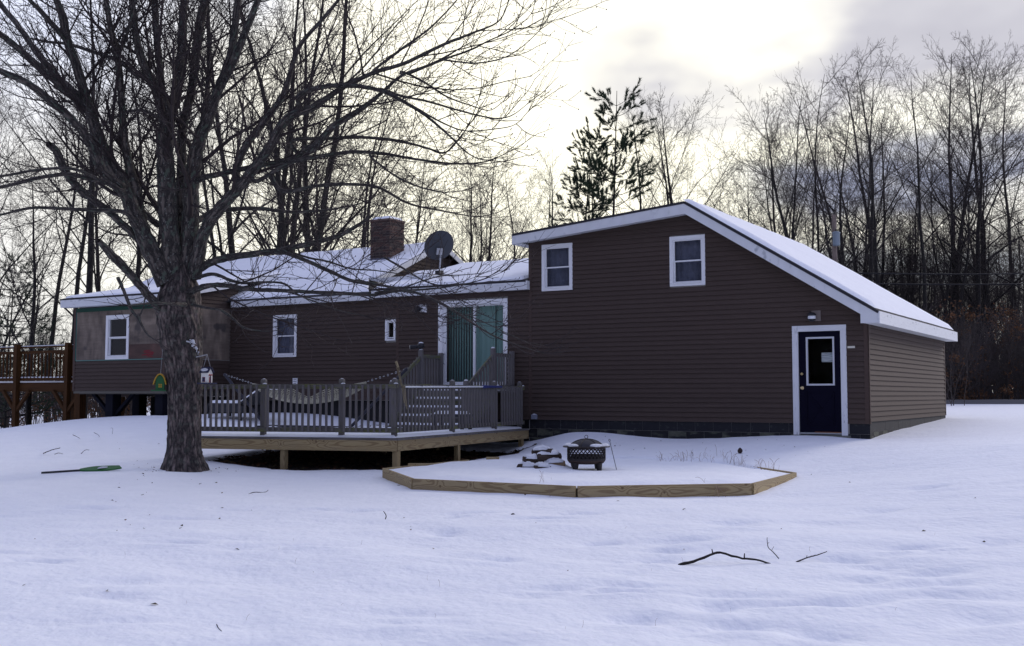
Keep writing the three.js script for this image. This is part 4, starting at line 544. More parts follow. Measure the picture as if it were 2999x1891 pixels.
// ---------------------------------------------------------------- hammock on its stand, lounger, storage bench
{
  const z = 2.6, y = 0.05, lt = V(-14.55, 1.245, z), lb = V(-13.2, 0.03, z), rt = V(-9.17, 1.31, z), rb = V(-10.7, 0.03, z);
  const st = thing('hammock_stand', 'dark steel hammock stand with two slanting arms on the snowy deck side', 'hammock stand', [-12, 0, z]); const m = mat([0.022, 0.022, 0.034], 0.5, { metalness: 0.3 });
  rod(st, 'arm', lb, lt, 0.036, m); rod(st, 'arm', rb, rt, 0.036, m); rod(st, 'base_tube', lb, rb, 0.036, m); for (const x of [-13.0, -10.9]) rod(st, 'foot_tube', V(x, 0.03, z - 0.5), V(x, 0.03, z + 0.5), 0.03, m);
  const sgeo = new THREE.SphereGeometry(0.04, 8, 6); part(st, 'end_cap', sgeo, m, lt); part(st, 'end_cap', sgeo, m, rt);
  const h = thing('hammock', 'pale rope hammock sagging between the arms of a dark stand', 'hammock', [-12, 0.5, z]);
  const l2 = V(-13.65, 1.03, z), r2 = V(-10.25, 1.05, z), ch = (a, b) => { const n = 10; for (let i = 0; i < n; i++) { const p = a.clone().lerp(b, (i + 0.5) / n); const t = new THREE.TorusGeometry(0.021, 0.0055, 5, 10); const q = new THREE.Quaternion().setFromUnitVectors(V(1, 0, 0), b.clone().sub(a).normalize()).multiply(new THREE.Quaternion().setFromAxisAngle(V(1, 0, 0), i % 2 ? 1.57 : 0)); part(h, 'chain_link', t, M.steel, p, q); } };
  ch(lt, l2); ch(rt, r2);
  const bedX0 = -13.05, bedX1 = -10.75, W = 0.62, sag = (x) => { const t = (x - bedX0) / (bedX1 - bedX0); return 0.90 - Math.sin(t * Math.PI) * 0.34; };
  const gs = [], cord = (pts, r = 0.006, n = 10) => gs.push(new THREE.TubeGeometry(new THREE.CatmullRomCurve3(pts), n, r, 4));
  for (let i = 0; i <= 14; i++) { const w = lerp(-W, W, i / 14); cord([l2, V(bedX0, sag(bedX0), z + w)], 0.005, 2); cord([r2, V(bedX1, sag(bedX1), z + w)], 0.005, 2); const c = []; for (let k = 0; k <= 8; k++) { const x = lerp(bedX0, bedX1, k / 8); c.push(V(x, sag(x) + 0.05 * (w / W) ** 2, z + w)); } cord(c, 0.007, 14); }
  for (let k = 1; k < 34; k++) { const x = lerp(bedX0, bedX1, k / 34), c = []; for (let i = 0; i <= 6; i++) { const w = lerp(-W, W, i / 6); c.push(V(x + 0.02 * Math.sin(i * 2.1 + k), sag(x) + 0.05 * (w / W) ** 2, z + w)); } cord(c, 0.006, 8); }
  part(h, 'net', mergeGeometries(gs), M.rope); rod(h, 'spreader', V(bedX0, sag(bedX0) + 0.05, z - W), V(bedX0, sag(bedX0) + 0.05, z + W), 0.016, M.rope); rod(h, 'spreader', V(bedX1, sag(bedX1) + 0.05, z - W), V(bedX1, sag(bedX1) + 0.05, z + W), 0.016, M.rope);

  const lo = thing('lounger', 'snow-covered dark lounger with raised back behind the deck railing', 'lounger', [-14.6, 0.1, 1.9]), dk = mat([0.02, 0.02, 0.024], 0.7);
  const zz = 2.2, slab = (a, b, w, t) => { const p = bar(lo, 'panel', a, b, w, t, dk); const n = b.clone().sub(a), L = n.length(); const s = w / 2; snowSheet(lo, [a.clone().add(V(0, t / 2 + 0.006, s)), b.clone().add(V(0, t / 2 + 0.006, s)), b.clone().add(V(0, t / 2 + 0.006, -s)), a.clone().add(V(0, t / 2 + 0.006, -s))], 0.07, 16, 12, 951, 'snow_layer', 0.1, 0.8); return p; };
  slab(V(-15.15, 0.53, zz), V(-14.15, 0.53, zz), 0.75, 0.05); slab(V(-14.12, 0.54, zz), V(-13.45, 0.86, zz), 0.75, 0.05);
  box(lo, 'side_rail', [-15.2, 0.34, zz + 0.30], [-14.0, 0.50, zz + 0.36], dk); for (const x of [-15.1, -14.1]) for (const q of [-0.33, 0.33]) box(lo, 'leg', [x - 0.03, GROUND0(x, zz) - 0.12, zz + q - 0.03], [x + 0.03, 0.5, zz + q + 0.03], dk);

  const be = thing('storage_bench', 'low dark bench with a snowy top beside the steps, behind the railing', 'bench', [-7.9, 0, 3]), by = 0.36;
  const b0 = onAxis(1345, 1203, 'y', by), b1 = onAxis(1430, 1200, 'y', by); const bx = -7.75, bz = 2.7;
  box(be, 'seat', [bx - 0.55, by - 0.05, bz - 0.2], [bx + 0.25, by, bz + 0.2], dk); for (const x of [bx - 0.5, bx + 0.2]) for (const q of [-0.15, 0.15]) box(be, 'leg', [x - 0.03, 0, bz + q - 0.03], [x + 0.03, by - 0.05, bz + q + 0.03], dk); snowSheet(be, [V(bx - 0.54, by + 0.002, bz + 0.19), V(bx + 0.24, by + 0.002, bz + 0.19), V(bx + 0.24, by + 0.002, bz - 0.19), V(bx - 0.54, by + 0.002, bz - 0.19)], 0.06, 14, 8, 957, 'snow_layer', 0.08);
}
// ---------------------------------------------------------------- things hung or leaning on the deck railing
{
  const a = onAxis(1180, 1134, 'z', 6.0), fR = (t) => V(-6.73, 0, 6.2).lerp(V(-7.66, 0, 0.14), t);
  const p0 = fR(0.03).setY(0.905).add(V(0.075, 0, 0)), p1 = fR(0.60).setY(0.93).add(V(0.075, 0, 0)), p2 = fR(0.76).setY(0.935).add(V(0.075, 0, 0));
  const b = thing('snow_brush', 'white pole with a blue brush head resting along the deck railing', 'brush', [p0.x, 0, p0.z]);
  rod(b, 'pole', p0, p1, 0.016, mat([0.72, 0.73, 0.75], 0.4)); rod(b, 'grip', p0.clone().lerp(p1, -0.03), p0, 0.018, M.blackMetal); const hd = mat([0.03, 0.04, 0.16], 0.6); rod(b, 'brush_head', p1, p2, 0.03, hd, 0.02); rod(b, 'collar', p1.clone().lerp(p0, 0.01), p1.clone().lerp(p2, 0.18), 0.034, hd);
  for (const t of [0.18, 0.5]) part(b, 'hook', new THREE.TorusGeometry(0.03, 0.006, 6, 12, 4.4), M.blackMetal, p0.clone().lerp(p1, t), new THREE.Quaternion().setFromAxisAngle(V(0, 1, 0), 0.15));
  // bamboo wind chime leaning on the corner post
  const w = thing('wind_chime', 'old bamboo chime with long cords leaning on the deck corner post', 'wind chime', [-6.8, 0.9, 6.1]), bam = mat([0.26, 0.21, 0.12], 0.8);
  const q = (px, py) => onAxis(px, py, 'z', 6.16);
  rod(w, 'crown', q(1160, 1058), q(1166, 1075), 0.022, bam, 0.020, 10); for (let i = -2; i <= 2; i++) rod(w, 'cord', q(1165 + i * 2, 1074), q(1176 + i, 1128), 0.003, bam, 0.003, 4); for (let i = 0; i < 3; i++) rod(w, 'tube', q(1177 + i * 4, 1128), q(1184 + i * 4, 1180 + i * 9), 0.006, bam, 0.006, 7);
}
// ---------------------------------------------------------------- lamps and plates on the walls
{
  const lamp = thing('wall_lamp', 'round black wall lamp with a clear jar above the white-framed dark door', 'wall lamp', [-1.1, 2.3, 0.02]);
  box(lamp, 'mounting_plate', [-1.08, 2.225, 0.018], [-0.90, 2.435, 0.035], mat([0.17, 0.14, 0.125], 0.6));
  const L = (pts, m, name) => part(lamp, name, new THREE.LatheGeometry(pts.map((p) => new THREE.Vector2(...p)), 20), m, V(-1.05, 2.31, 0.13)); L([[0.001, 0.085], [0.05, 0.08], [0.085, 0.05], [0.09, 0.02], [0.08, 0.018]], M.blackMetal, 'hood'); L([[0.075, 0.016], [0.078, -0.03], [0.074, -0.045]], mat([0.75, 0.77, 0.8], 0.15), 'jar'); L([[0.074, -0.045], [0.06, -0.08], [0.03, -0.095], [0.001, -0.097]], M.blackMetal, 'base'); rod(lamp, 'arm', V(-1.03, 2.33, 0.035), V(-1.05, 2.33, 0.08), 0.02, M.blackMetal);
  const hn = solo('number_plate', woodBox(0.145, 0.042, 0.008), mat([0.62, 0.60, 0.50], 0.6), 'small cream plate on the siding right beside the door frame', 'plate'); hn.position.set(-0.315, 1.695, 0.024);
  const fl = thing('flood_light', 'black flood light with a white box beside the sliding door', 'flood light', [-10.6, 2.9, 0.02]); const f0 = onAxis(1240, 903, 'z', 0.03);
  box(fl, 'junction_box', [f0.x - 0.09, f0.y - 0.10, 0.018], [f0.x + 0.10, f0.y + 0.10, 0.05], M.frame); { const c = new THREE.CylinderGeometry(0.075, 0.05, 0.13, 14); part(fl, 'lamp_head', c, M.blackMetal, V(f0.x - 0.08, f0.y - 0.03, 0.15), new THREE.Quaternion().setFromEuler(new THREE.Euler(1.9, 0, 0.5))); rod(fl, 'arm', V(f0.x - 0.01, f0.y, 0.05), V(f0.x - 0.06, f0.y, 0.12), 0.016, M.blackMetal); const s = new THREE.SphereGeometry(0.06, 10, 6, 0, 6.3, 0, 1.4); s.scale(1, 0.45, 0.8); part(fl, 'snow_cap', s, M.snow, V(f0.x - 0.09, f0.y + 0.045, 0.13)); }
  const sp = thing('spot_light', 'black spot light with a snow cap standing on the stair post', 'spot light', [-9.98, 1.8, 0.92]);
  { const c = new THREE.SphereGeometry(0.085, 16, 10); c.scale(1.1, 0.85, 1); part(sp, 'housing', c, M.blackMetal, V(-9.97, 1.90, 0.94)); rod(sp, 'barrel', V(-10.02, 1.885, 0.96), V(-10.19, 1.87, 1.05), 0.038, M.blackMetal, 0.05, 12); rod(sp, 'lens', V(-10.185, 1.87, 1.048), V(-10.195, 1.869, 1.053), 0.048, mat([0.7, 0.68, 0.6], 0.2), 0.048, 14); const s = new THREE.SphereGeometry(0.06, 10, 6, 0, 6.3, 0, 1.4); s.scale(1, 0.6, 1); part(sp, 'snow_cap', s, M.snow, V(-9.96, 1.955, 0.94)); rod(sp, 'stem', V(-9.98, 1.79, 0.92), V(-9.97, 1.85, 0.94), 0.02, M.blackMetal); }
  const o = onAxis(866, 1117, 'z', 0.02), ob = thing('outlet_cover', 'white slotted outlet cover low on the wall above the hammock', 'outlet', [o.x, o.y, 0.02]); box(ob, 'plate', [o.x - 0.075, o.y - 0.09, 0.018], [o.x + 0.075, o.y + 0.09, 0.05], M.frame); for (let i = 0; i < 3; i++) box(ob, 'slot', [o.x - 0.055, o.y - 0.055 + i * 0.055, 0.051], [o.x + 0.055, o.y - 0.04 + i * 0.055, 0.053], mat([0.1, 0.1, 0.12], 0.6));
  const v0 = onAxis(1565, 1220, 'z', 0.06), ve = thing('dryer_vent', 'small grey vent hood low on the wall at the deck end', 'vent', [v0.x, v0.y, 0.02]); box(ve, 'hood', [v0.x - 0.055, v0.y - 0.055, 0.018], [v0.x + 0.055, v0.y + 0.05, 0.11], mat([0.22, 0.24, 0.30], 0.6)); { const s = new THREE.SphereGeometry(0.055, 10, 5, 0, 6.3, 0, 1.5); s.scale(1, 0.35, 0.8); part(ve, 'snow_cap', s, M.snow, V(v0.x, v0.y + 0.05, 0.065)); }
}
// ---------------------------------------------------------------- satellite dish
{
  const foot = onAxis(1287, 793, 'z', -1.15), c = onAxis(1288, 720, 'z', -0.95), d = thing('satellite_dish', 'dark grey satellite dish on a bent mast on the snowy roof', 'satellite dish', [foot.x, foot.y, foot.z]);
  const dir = V(-Math.sin(YAW + 0.35), 0.42, -Math.cos(YAW + 0.35)).normalize(), q = new THREE.Quaternion().setFromUnitVectors(V(0, 1, 0), dir);
  const pr = []; for (let i = 0; i <= 12; i++) { const r = 0.365 * i / 12; pr.push(new THREE.Vector2(Math.max(r, 0.0001), 0.45 * r * r)); } pr.push(new THREE.Vector2(0.372, 0.066), new THREE.Vector2(0.365, 0.072)); for (let i = 11; i >= 0; i--) { const r = 0.36 * i / 12; pr.push(new THREE.Vector2(Math.max(r, 0.0001), 0.45 * r * r + 0.008)); }
  const g = new THREE.LatheGeometry(pr, 40); g.scale(1.08, 1, 1); part(d, 'reflector', g, M.dishGrey, c, q);
  const back = c.clone().addScaledVector(dir, -0.03), b2 = c.clone().addScaledVector(dir, -0.15).add(V(0, -0.09, 0));
  const bk = new RoundedBoxGeometry(0.15, 0.17, 0.06, 2, 0.01); part(d, 'bracket', bk, M.steel, c.clone().addScaledVector(dir, -0.06).add(V(-0.03, -0.12, 0)), new THREE.Quaternion().setFromRotationMatrix(new THREE.Matrix4().lookAt(V(0, 0, 0), dir, V(0, 1, 0))));
  part(d, 'mast', new THREE.TubeGeometry(new THREE.CatmullRomCurve3([b2, b2.clone().lerp(foot, 0.25).add(V(0, -0.03, 0.02)), b2.clone().lerp(foot, 0.6), foot.clone().add(V(0, -0.02, 0))]), 20, 0.021, 10), M.steel); box(d, 'foot_plate', [foot.x - 0.07, foot.y - 0.1, foot.z - 0.09], [foot.x + 0.07, foot.y + 0.004, foot.z + 0.09], M.blackMetal);
  const tip = c.clone().addScaledVector(dir, 0.42).add(V(0, -0.2, 0)); rod(d, 'feed_arm', c.clone().add(V(0, -0.33, 0)), tip, 0.014, M.dishGrey); rod(d, 'feed_horn', tip, tip.clone().addScaledVector(dir, -0.1), 0.035, M.dishGrey);
}
// ---------------------------------------------------------------- utility pole and wires
{
  const base = at(2447, 900, 47), y0 = GROUND0(base.x, base.z) - 0.2, top = at(2447, 626, 47), pole = thing('utility_pole', 'wooden utility pole with a grey transformer rising behind the garage roof', 'utility pole', [base.x, y0, base.z]), wd = mat([1, 1, 1], 0.9, { map: streaks([0.47, 0.42, 0.39], 0.2, 88, 8, 20) });
  rod(pole, 'shaft', V(base.x, y0, base.z), V(base.x, top.y, base.z), 0.14, wd, 0.10, 12);
  const t = V(base.x, at(2447, 700, 47).y, base.z).addScaledVector(V(Math.sin(YAW), 0, Math.cos(YAW)), 0.27), can = new THREE.LatheGeometry([[0.001, -0.29], [0.14, -0.29], [0.15, -0.27], [0.15, 0.22], [0.17, 0.23], [0.17, 0.27], [0.12, 0.30], [0.001, 0.31]].map((p) => new THREE.Vector2(...p)), 20); part(pole, 'transformer', can, mat([0.20, 0.25, 0.29], 0.5), t); rod(pole, 'bushing', t.clone().add(V(0, 0.3, 0)), t.clone().add(V(0, 0.42, 0)), 0.03, M.blackMetal); box(pole, 'bracket', [base.x - 0.06, t.y - 0.1, base.z], [base.x + 0.06, t.y + 0.1, base.z + 0.2], M.blackMetal);
  for (const [py, lab] of [[793, 'upper of the two black power lines crossing the woods'], [823, 'lower of the two black power lines crossing the woods']]) { const a = at(2250, py + 3, 47.4), b = at(3400, py, 50), m = a.clone().lerp(b, 0.5).add(V(0, -0.12, 0)); solo('power_line', new THREE.TubeGeometry(new THREE.CatmullRomCurve3([a, m, b]), 30, 0.028, 5), M.black, lab, 'power line', 'power lines'); }
}
// ---------------------------------------------------------------- bird feeders on the maple, paddle on the snow
{
  const p = at(606, 1103, 18.9), w = thing('house_feeder', 'white house-shaped bird feeder with navy roof hanging beside the trunk', 'bird feeder', [p.x, p.y, p.z]), q = new THREE.Quaternion().setFromAxisAngle(V(0, 1, 0), YAW - 0.42);
  const navy = mat([0.012, 0.014, 0.05], 0.5), wh = mat([0.72, 0.70, 0.64], 0.6), red = mat([0.30, 0.02, 0.02], 0.6);
  const B = (nm, x, y, z, sx, sy, sz, m) => part(w, nm, new THREE.BoxGeometry(sx, sy, sz), m, p.clone().add(V(x, y, z).applyQuaternion(q)), q);
  const body = faces([[V(-0.07, -0.1, 0.06), V(0.07, -0.1, 0.06), V(0.07, 0.07, 0.06), V(-0.07, 0.07, 0.06)], [V(0.07, -0.1, 0.06), V(0.07, -0.1, -0.06), V(0.07, 0.07, -0.06), V(0.07, 0.15, 0), V(0.07, 0.07, 0.06)], [V(0.07, -0.1, -0.06), V(-0.07, -0.1, -0.06), V(-0.07, 0.07, -0.06), V(0.07, 0.07, -0.06)], [V(-0.07, -0.1, -0.06), V(-0.07, -0.1, 0.06), V(-0.07, 0.07, 0.06), V(-0.07, 0.15, 0), V(-0.07, 0.07, -0.06)]]); part(w, 'body', body, wh, p, q);
  B('base', 0.01, -0.11, 0, 0.26, 0.02, 0.2, navy); B('window', -0.015, -0.045, 0.062, 0.05, 0.07, 0.006, navy); B('window_frame', -0.015, -0.045, 0.0605, 0.06, 0.08, 0.004, red); B('door', 0.072, -0.05, 0, 0.006, 0.09, 0.045, red); B('awning', 0.08, 0.03, 0, 0.02, 0.02, 0.07, red); B('post', 0.115, -0.04, 0.045, 0.012, 0.13, 0.012, navy);
  for (const s of [-1, 1]) part(w, 'roof_panel', new THREE.BoxGeometry(0.19, 0.014, 0.115), navy, p.clone().add(V(0, 0.115, s * 0.045).applyQuaternion(q)), q.clone().multiply(new THREE.Quaternion().setFromAxisAngle(V(1, 0, 0), s * 0.92)));
  { const s = new THREE.SphereGeometry(0.07, 12, 6, 0, 6.3, 0, 1.5); s.scale(1.1, 0.4, 0.5); part(w, 'snow_cap', s, M.snow, p.clone().add(V(-0.01, 0.115, 0.05).applyQuaternion(q)), q.clone().multiply(new THREE.Quaternion().setFromAxisAngle(V(1, 0, 0), 0.8))); }
  const hk = at(607, 1038, 18.9); for (const s of [-0.07, 0.07]) rod(w, 'cord', p.clone().add(V(s, 0.17, 0).applyQuaternion(q)), hk, 0.004, M.steel, 0.004, 4); rod(w, 'hanging_arm', at(575, 1045, 18.95), hk, 0.012, mat([0.3, 0.3, 0.3], 0.7));
  const g = at(470, 1124, 19.0), gf = thing('arched_feeder', 'green bird feeder with a yellow arched roof at the trunk edge', 'bird feeder', [g.x, g.y, g.z]), grn = mat([0.010, 0.10, 0.026], 0.7), yel = mat([0.42, 0.24, 0.02], 0.7), q2 = new THREE.Quaternion().setFromAxisAngle(V(0, 1, 0), YAW + 0.2);
  const Q = (nm, geo, m, x, y, z) => part(gf, nm, geo, m, g.clone().add(V(x, y, z).applyQuaternion(q2)), q2);
  { const s = new THREE.Shape(); s.moveTo(-0.07, -0.1); s.lineTo(0.07, -0.1); s.lineTo(0.07, 0.05); s.quadraticCurveTo(0.06, 0.13, 0, 0.15); s.quadraticCurveTo(-0.06, 0.13, -0.07, 0.05); const e = new THREE.ExtrudeGeometry(s, { depth: 0.12, bevelEnabled: false }); e.translate(0, 0, -0.06); Q('body', e, grn, 0, 0, 0); }
  { const s = new THREE.Shape(); s.moveTo(-0.115, -0.01); s.quadraticCurveTo(-0.075, 0.17, 0, 0.178); s.quadraticCurveTo(0.075, 0.17, 0.105, -0.01); s.lineTo(0.088, -0.01); s.quadraticCurveTo(0.062, 0.145, 0, 0.158); s.quadraticCurveTo(-0.062, 0.145, -0.095, -0.01); const e = new THREE.ExtrudeGeometry(s, { depth: 0.17, bevelEnabled: false, curveSegments: 10 }); e.translate(0, 0, -0.085); Q('roof', e, yel, 0, 0, 0); }
  Q('window', new THREE.BoxGeometry(0.055, 0.06, 0.006), yel, 0.005, -0.03, 0.064); for (const [sx, sy] of [[0.006, 0.06], [0.055, 0.006]]) Q('muntin', new THREE.BoxGeometry(sx, sy, 0.004), grn, 0.005, -0.03, 0.069); Q('tray', new THREE.BoxGeometry(0.24, 0.02, 0.19), grn, -0.02, -0.11, 0); rod(gf, 'hanging_cord', g.clone().add(V(0, 0.15, 0)), at(478, 1010, 19.05), 0.004, M.steel, 0.004, 4);
  // paddle
  const a = onAxis(122, 1371, 'y', -0.40), b = onAxis(355, 1357, 'y', -0.36); a.y = GROUND0(a.x, a.z) + 0.02; b.y = GROUND0(b.x, b.z) + 0.05; const dd = b.clone().sub(a), len = dd.length(), pd = thing('paddle', 'green-bladed paddle with a black shaft lying on the snow', 'paddle', [a.x, a.y, a.z]), qb = barQuat(a, b);
  rod(pd, 'shaft', a, a.clone().lerp(b, 0.56), 0.016, mat([0.012, 0.012, 0.014], 0.5)); const gm = mat([0.014, 0.12, 0.022], 0.6);
  { const s = new THREE.Shape(); const L = len * 0.52; s.moveTo(0, -0.02); s.quadraticCurveTo(L * 0.2, -0.07, L * 0.45, -0.08); s.quadraticCurveTo(L * 0.8, -0.08, L, -0.035); s.lineTo(L * 0.97, 0.05); s.quadraticCurveTo(L * 0.6, 0.085, L * 0.35, 0.075); s.quadraticCurveTo(L * 0.15, 0.06, 0, 0.02); const e = new THREE.ExtrudeGeometry(s, { depth: 0.012, bevelEnabled: true, bevelSize: 0.006, bevelThickness: 0.006, bevelSegments: 2 }); part(pd, 'blade', e, gm, a.clone().lerp(b, 0.48), qb.clone().multiply(new THREE.Quaternion().setFromAxisAngle(V(1, 0, 0), -1.2)));
    const sc = new THREE.SphereGeometry(0.1, 14, 8, 0, 6.3, 0, 1.5); sc.scale(1.1, 0.3, 0.3); part(pd, 'snow_cap', sc, M.snow, a.clone().lerp(b, 0.76).add(V(0.02, 0.01, 0)), qb.clone().multiply(new THREE.Quaternion().setFromAxisAngle(V(0, 1, 0), 0.5))); }
}
// ---------------------------------------------------------------- trees
class Tubes {
  constructor() { this.p = []; this.n = []; this.u = []; this.i = []; this.count = 0; }
  limb(pts, rad, sides = 5, cap = false) {
    const L = pts.length, t = new THREE.Vector3(), s = new THREE.Vector3(), b = new THREE.Vector3(), v = new THREE.Vector3(); let len = 0;
    t.copy(pts[1]).sub(pts[0]).normalize(); s.set(Math.abs(t.y) > 0.9 ? 1 : 0, Math.abs(t.y) > 0.9 ? 0 : 1, 0).cross(t).normalize();
    const base = this.p.length / 3;
    for (let k = 0; k < L; k++) {
      t.copy(pts[Math.min(k + 1, L - 1)]).sub(pts[Math.max(k - 1, 0)]).normalize(); s.addScaledVector(t, -s.dot(t)).normalize(); b.copy(t).cross(s); if (k) len += pts[k].distanceTo(pts[k - 1]);
      for (let a = 0; a <= sides; a++) { const th = a / sides * 6.28319, c = Math.cos(th), d = Math.sin(th); v.set(s.x * c + b.x * d, s.y * c + b.y * d, s.z * c + b.z * d); this.p.push(pts[k].x + v.x * rad[k], pts[k].y + v.y * rad[k], pts[k].z + v.z * rad[k]); this.n.push(v.x, v.y, v.z); this.u.push(a / sides * Math.max(1, Math.round(rad[0] * 12)), len * 1.2); }
    }
    const w = sides + 1; for (let k = 0; k + 1 < L; k++) for (let a = 0; a < sides; a++) { const q = base + k * w + a; this.i.push(q, q + 1, q + w, q + 1, q + w + 1, q + w); }
    this.count += (L - 1) * sides * 2;
  }
  bud(p, r) { const b = this.p.length / 3; for (const [x, y, z] of [[r, 0, 0], [-r, 0, 0], [0, r * 1.4, 0], [0, -r * 1.4, 0], [0, 0, r], [0, 0, -r]]) { this.p.push(p.x + x, p.y + y, p.z + z); this.n.push(x / r, y / r, z / r); this.u.push(0, 0); } for (const f of [[0, 2, 4], [4, 2, 1], [1, 2, 5], [5, 2, 0], [4, 3, 0], [1, 3, 4], [5, 3, 1], [0, 3, 5]]) this.i.push(b + f[0], b + f[1], b + f[2]); this.count += 8; }
  build() { const g = new THREE.BufferGeometry(); g.setAttribute('position', new THREE.Float32BufferAttribute(this.p, 3)); g.setAttribute('normal', new THREE.Float32BufferAttribute(this.n, 3)); g.setAttribute('uv', new THREE.Float32BufferAttribute(this.u, 2)); g.setIndex(this.i); return g; }
}
function perp(d, az) { const a = Math.abs(d.y) > 0.95 ? V(1, 0, 0) : V(0, 1, 0), s = a.cross(d).normalize(), b = d.clone().cross(s); return s.multiplyScalar(Math.cos(az)).addScaledVector(b, Math.sin(az)); }
// one branch: wanders, then bends towards the light (lift); returns its points
function stem(R, p, d, len, n, wander, lift) { const pts = [p.clone()], dir = d.clone(), q = p.clone(); for (let i = 0; i < n; i++) { dir.x += (R() - 0.5) * wander; dir.y += (R() - 0.5) * wander + lift / n; dir.z += (R() - 0.5) * wander; dir.normalize(); q.addScaledVector(dir, len / n); pts.push(q.clone()); } return pts; }
const along = (pts, t) => { const f = Math.min(t * (pts.length - 1), pts.length - 1.001), i = Math.floor(f); return [pts[i].clone().lerp(pts[i + 1], f - i), pts[i + 1].clone().sub(pts[i]).normalize()]; };
// spec per level: n children per metre or count, angle, length share, radius share, segments, sides, wander, lift
function ramify(T, R, pts, r0, r1, len, levels, k, minT = 0.2) {
  if (k >= levels.length) return; const L = levels[k], n = Math.max(1, Math.round((L.perM ? L.perM * len : L.n) * (0.75 + R() * 0.5))); let az = R() * 6.28;
  for (let i = 0; i < n; i++) {
    const t = i === n - 1 && L.tip ? 0.98 : lerp(L.from ?? minT, 1, (i + R() * 0.8) / n), [p, d] = along(pts, Math.min(t, 0.985)); az += 2.4 + (R() - 0.5) * 1.2;
    const ang = L.angle * (0.7 + R() * 0.6) * (t > 0.97 ? 0.3 : 1), dir = d.clone().multiplyScalar(Math.cos(ang)).addScaledVector(perp(d, az), Math.sin(ang)); if (dir.y < (L.floor ?? -0.15)) dir.y = lerp(dir.y, L.floor ?? -0.15, 0.7); dir.normalize();
    const l = Math.min(L.max ?? 99, L.byRad ? 0.25 + lerp(r0, r1, t) * L.byRad : 99, len * L.len * (1.15 - t * (L.taper ?? 0.5)) * (0.6 + R() * 0.7)), ra = Math.max(L.rmin, lerp(r0, r1, t) * L.rad), rb = Math.max(L.rmin * 0.6, ra * 0.35), s = stem(R, p, dir, l, L.seg, L.wander, L.lift);
    T.limb(s, s.map((_, q) => lerp(ra, rb, q / L.seg)), L.sides); if (L.bud && R() < L.bud) T.bud(s[s.length - 1], L.rmin * 2.1 + 0.002);
    ramify(T, R, s, ra, rb, l, levels, k + 1);
  }
}
const barkMat = (a, b, seed, lichen = 0) => mat([1, 1, 1], 0.95, { map: tex(256, 512, (u, v) => { const r = Math.abs(fbm(u * 9, v * 5, seed, 4, 9, 5) - 0.5) * 2, n = fbm(u * 24, v * 24, seed + 5, 3, 24, 24); let c = mixc(a, b, Math.min(1, r * 1.5 + (n - 0.5) * 0.6)); const l = sm(0.60, 0.72, fbm(u * 8, v * 10, seed + 8, 4, 8, 10)); c = mixc(c, [0.30, 0.345, 0.30], l * lichen); const w = sm(0.70, 0.76, fbm(u * 20, v * 24, seed + 12, 3, 20, 24)); return mixc(c, [0.50, 0.52, 0.50], w * lichen * 0.8); }) });
M.bark = barkMat([0.16, 0.148, 0.142], [0.40, 0.37, 0.345], 1001, 0.85); M.trunkBark = barkMat([0.16, 0.14, 0.135], [0.50, 0.445, 0.42], 1009, 0.32);
M.twig = mat([0.030, 0.021, 0.021], 0.9); M.farBark = barkMat([0.085, 0.075, 0.072], [0.21, 0.185, 0.165], 1021, 0.25); M.hazedTwig = mat([0.050, 0.039, 0.037], 0.9);  // far twigs are lightened: haze of distance put into their colour

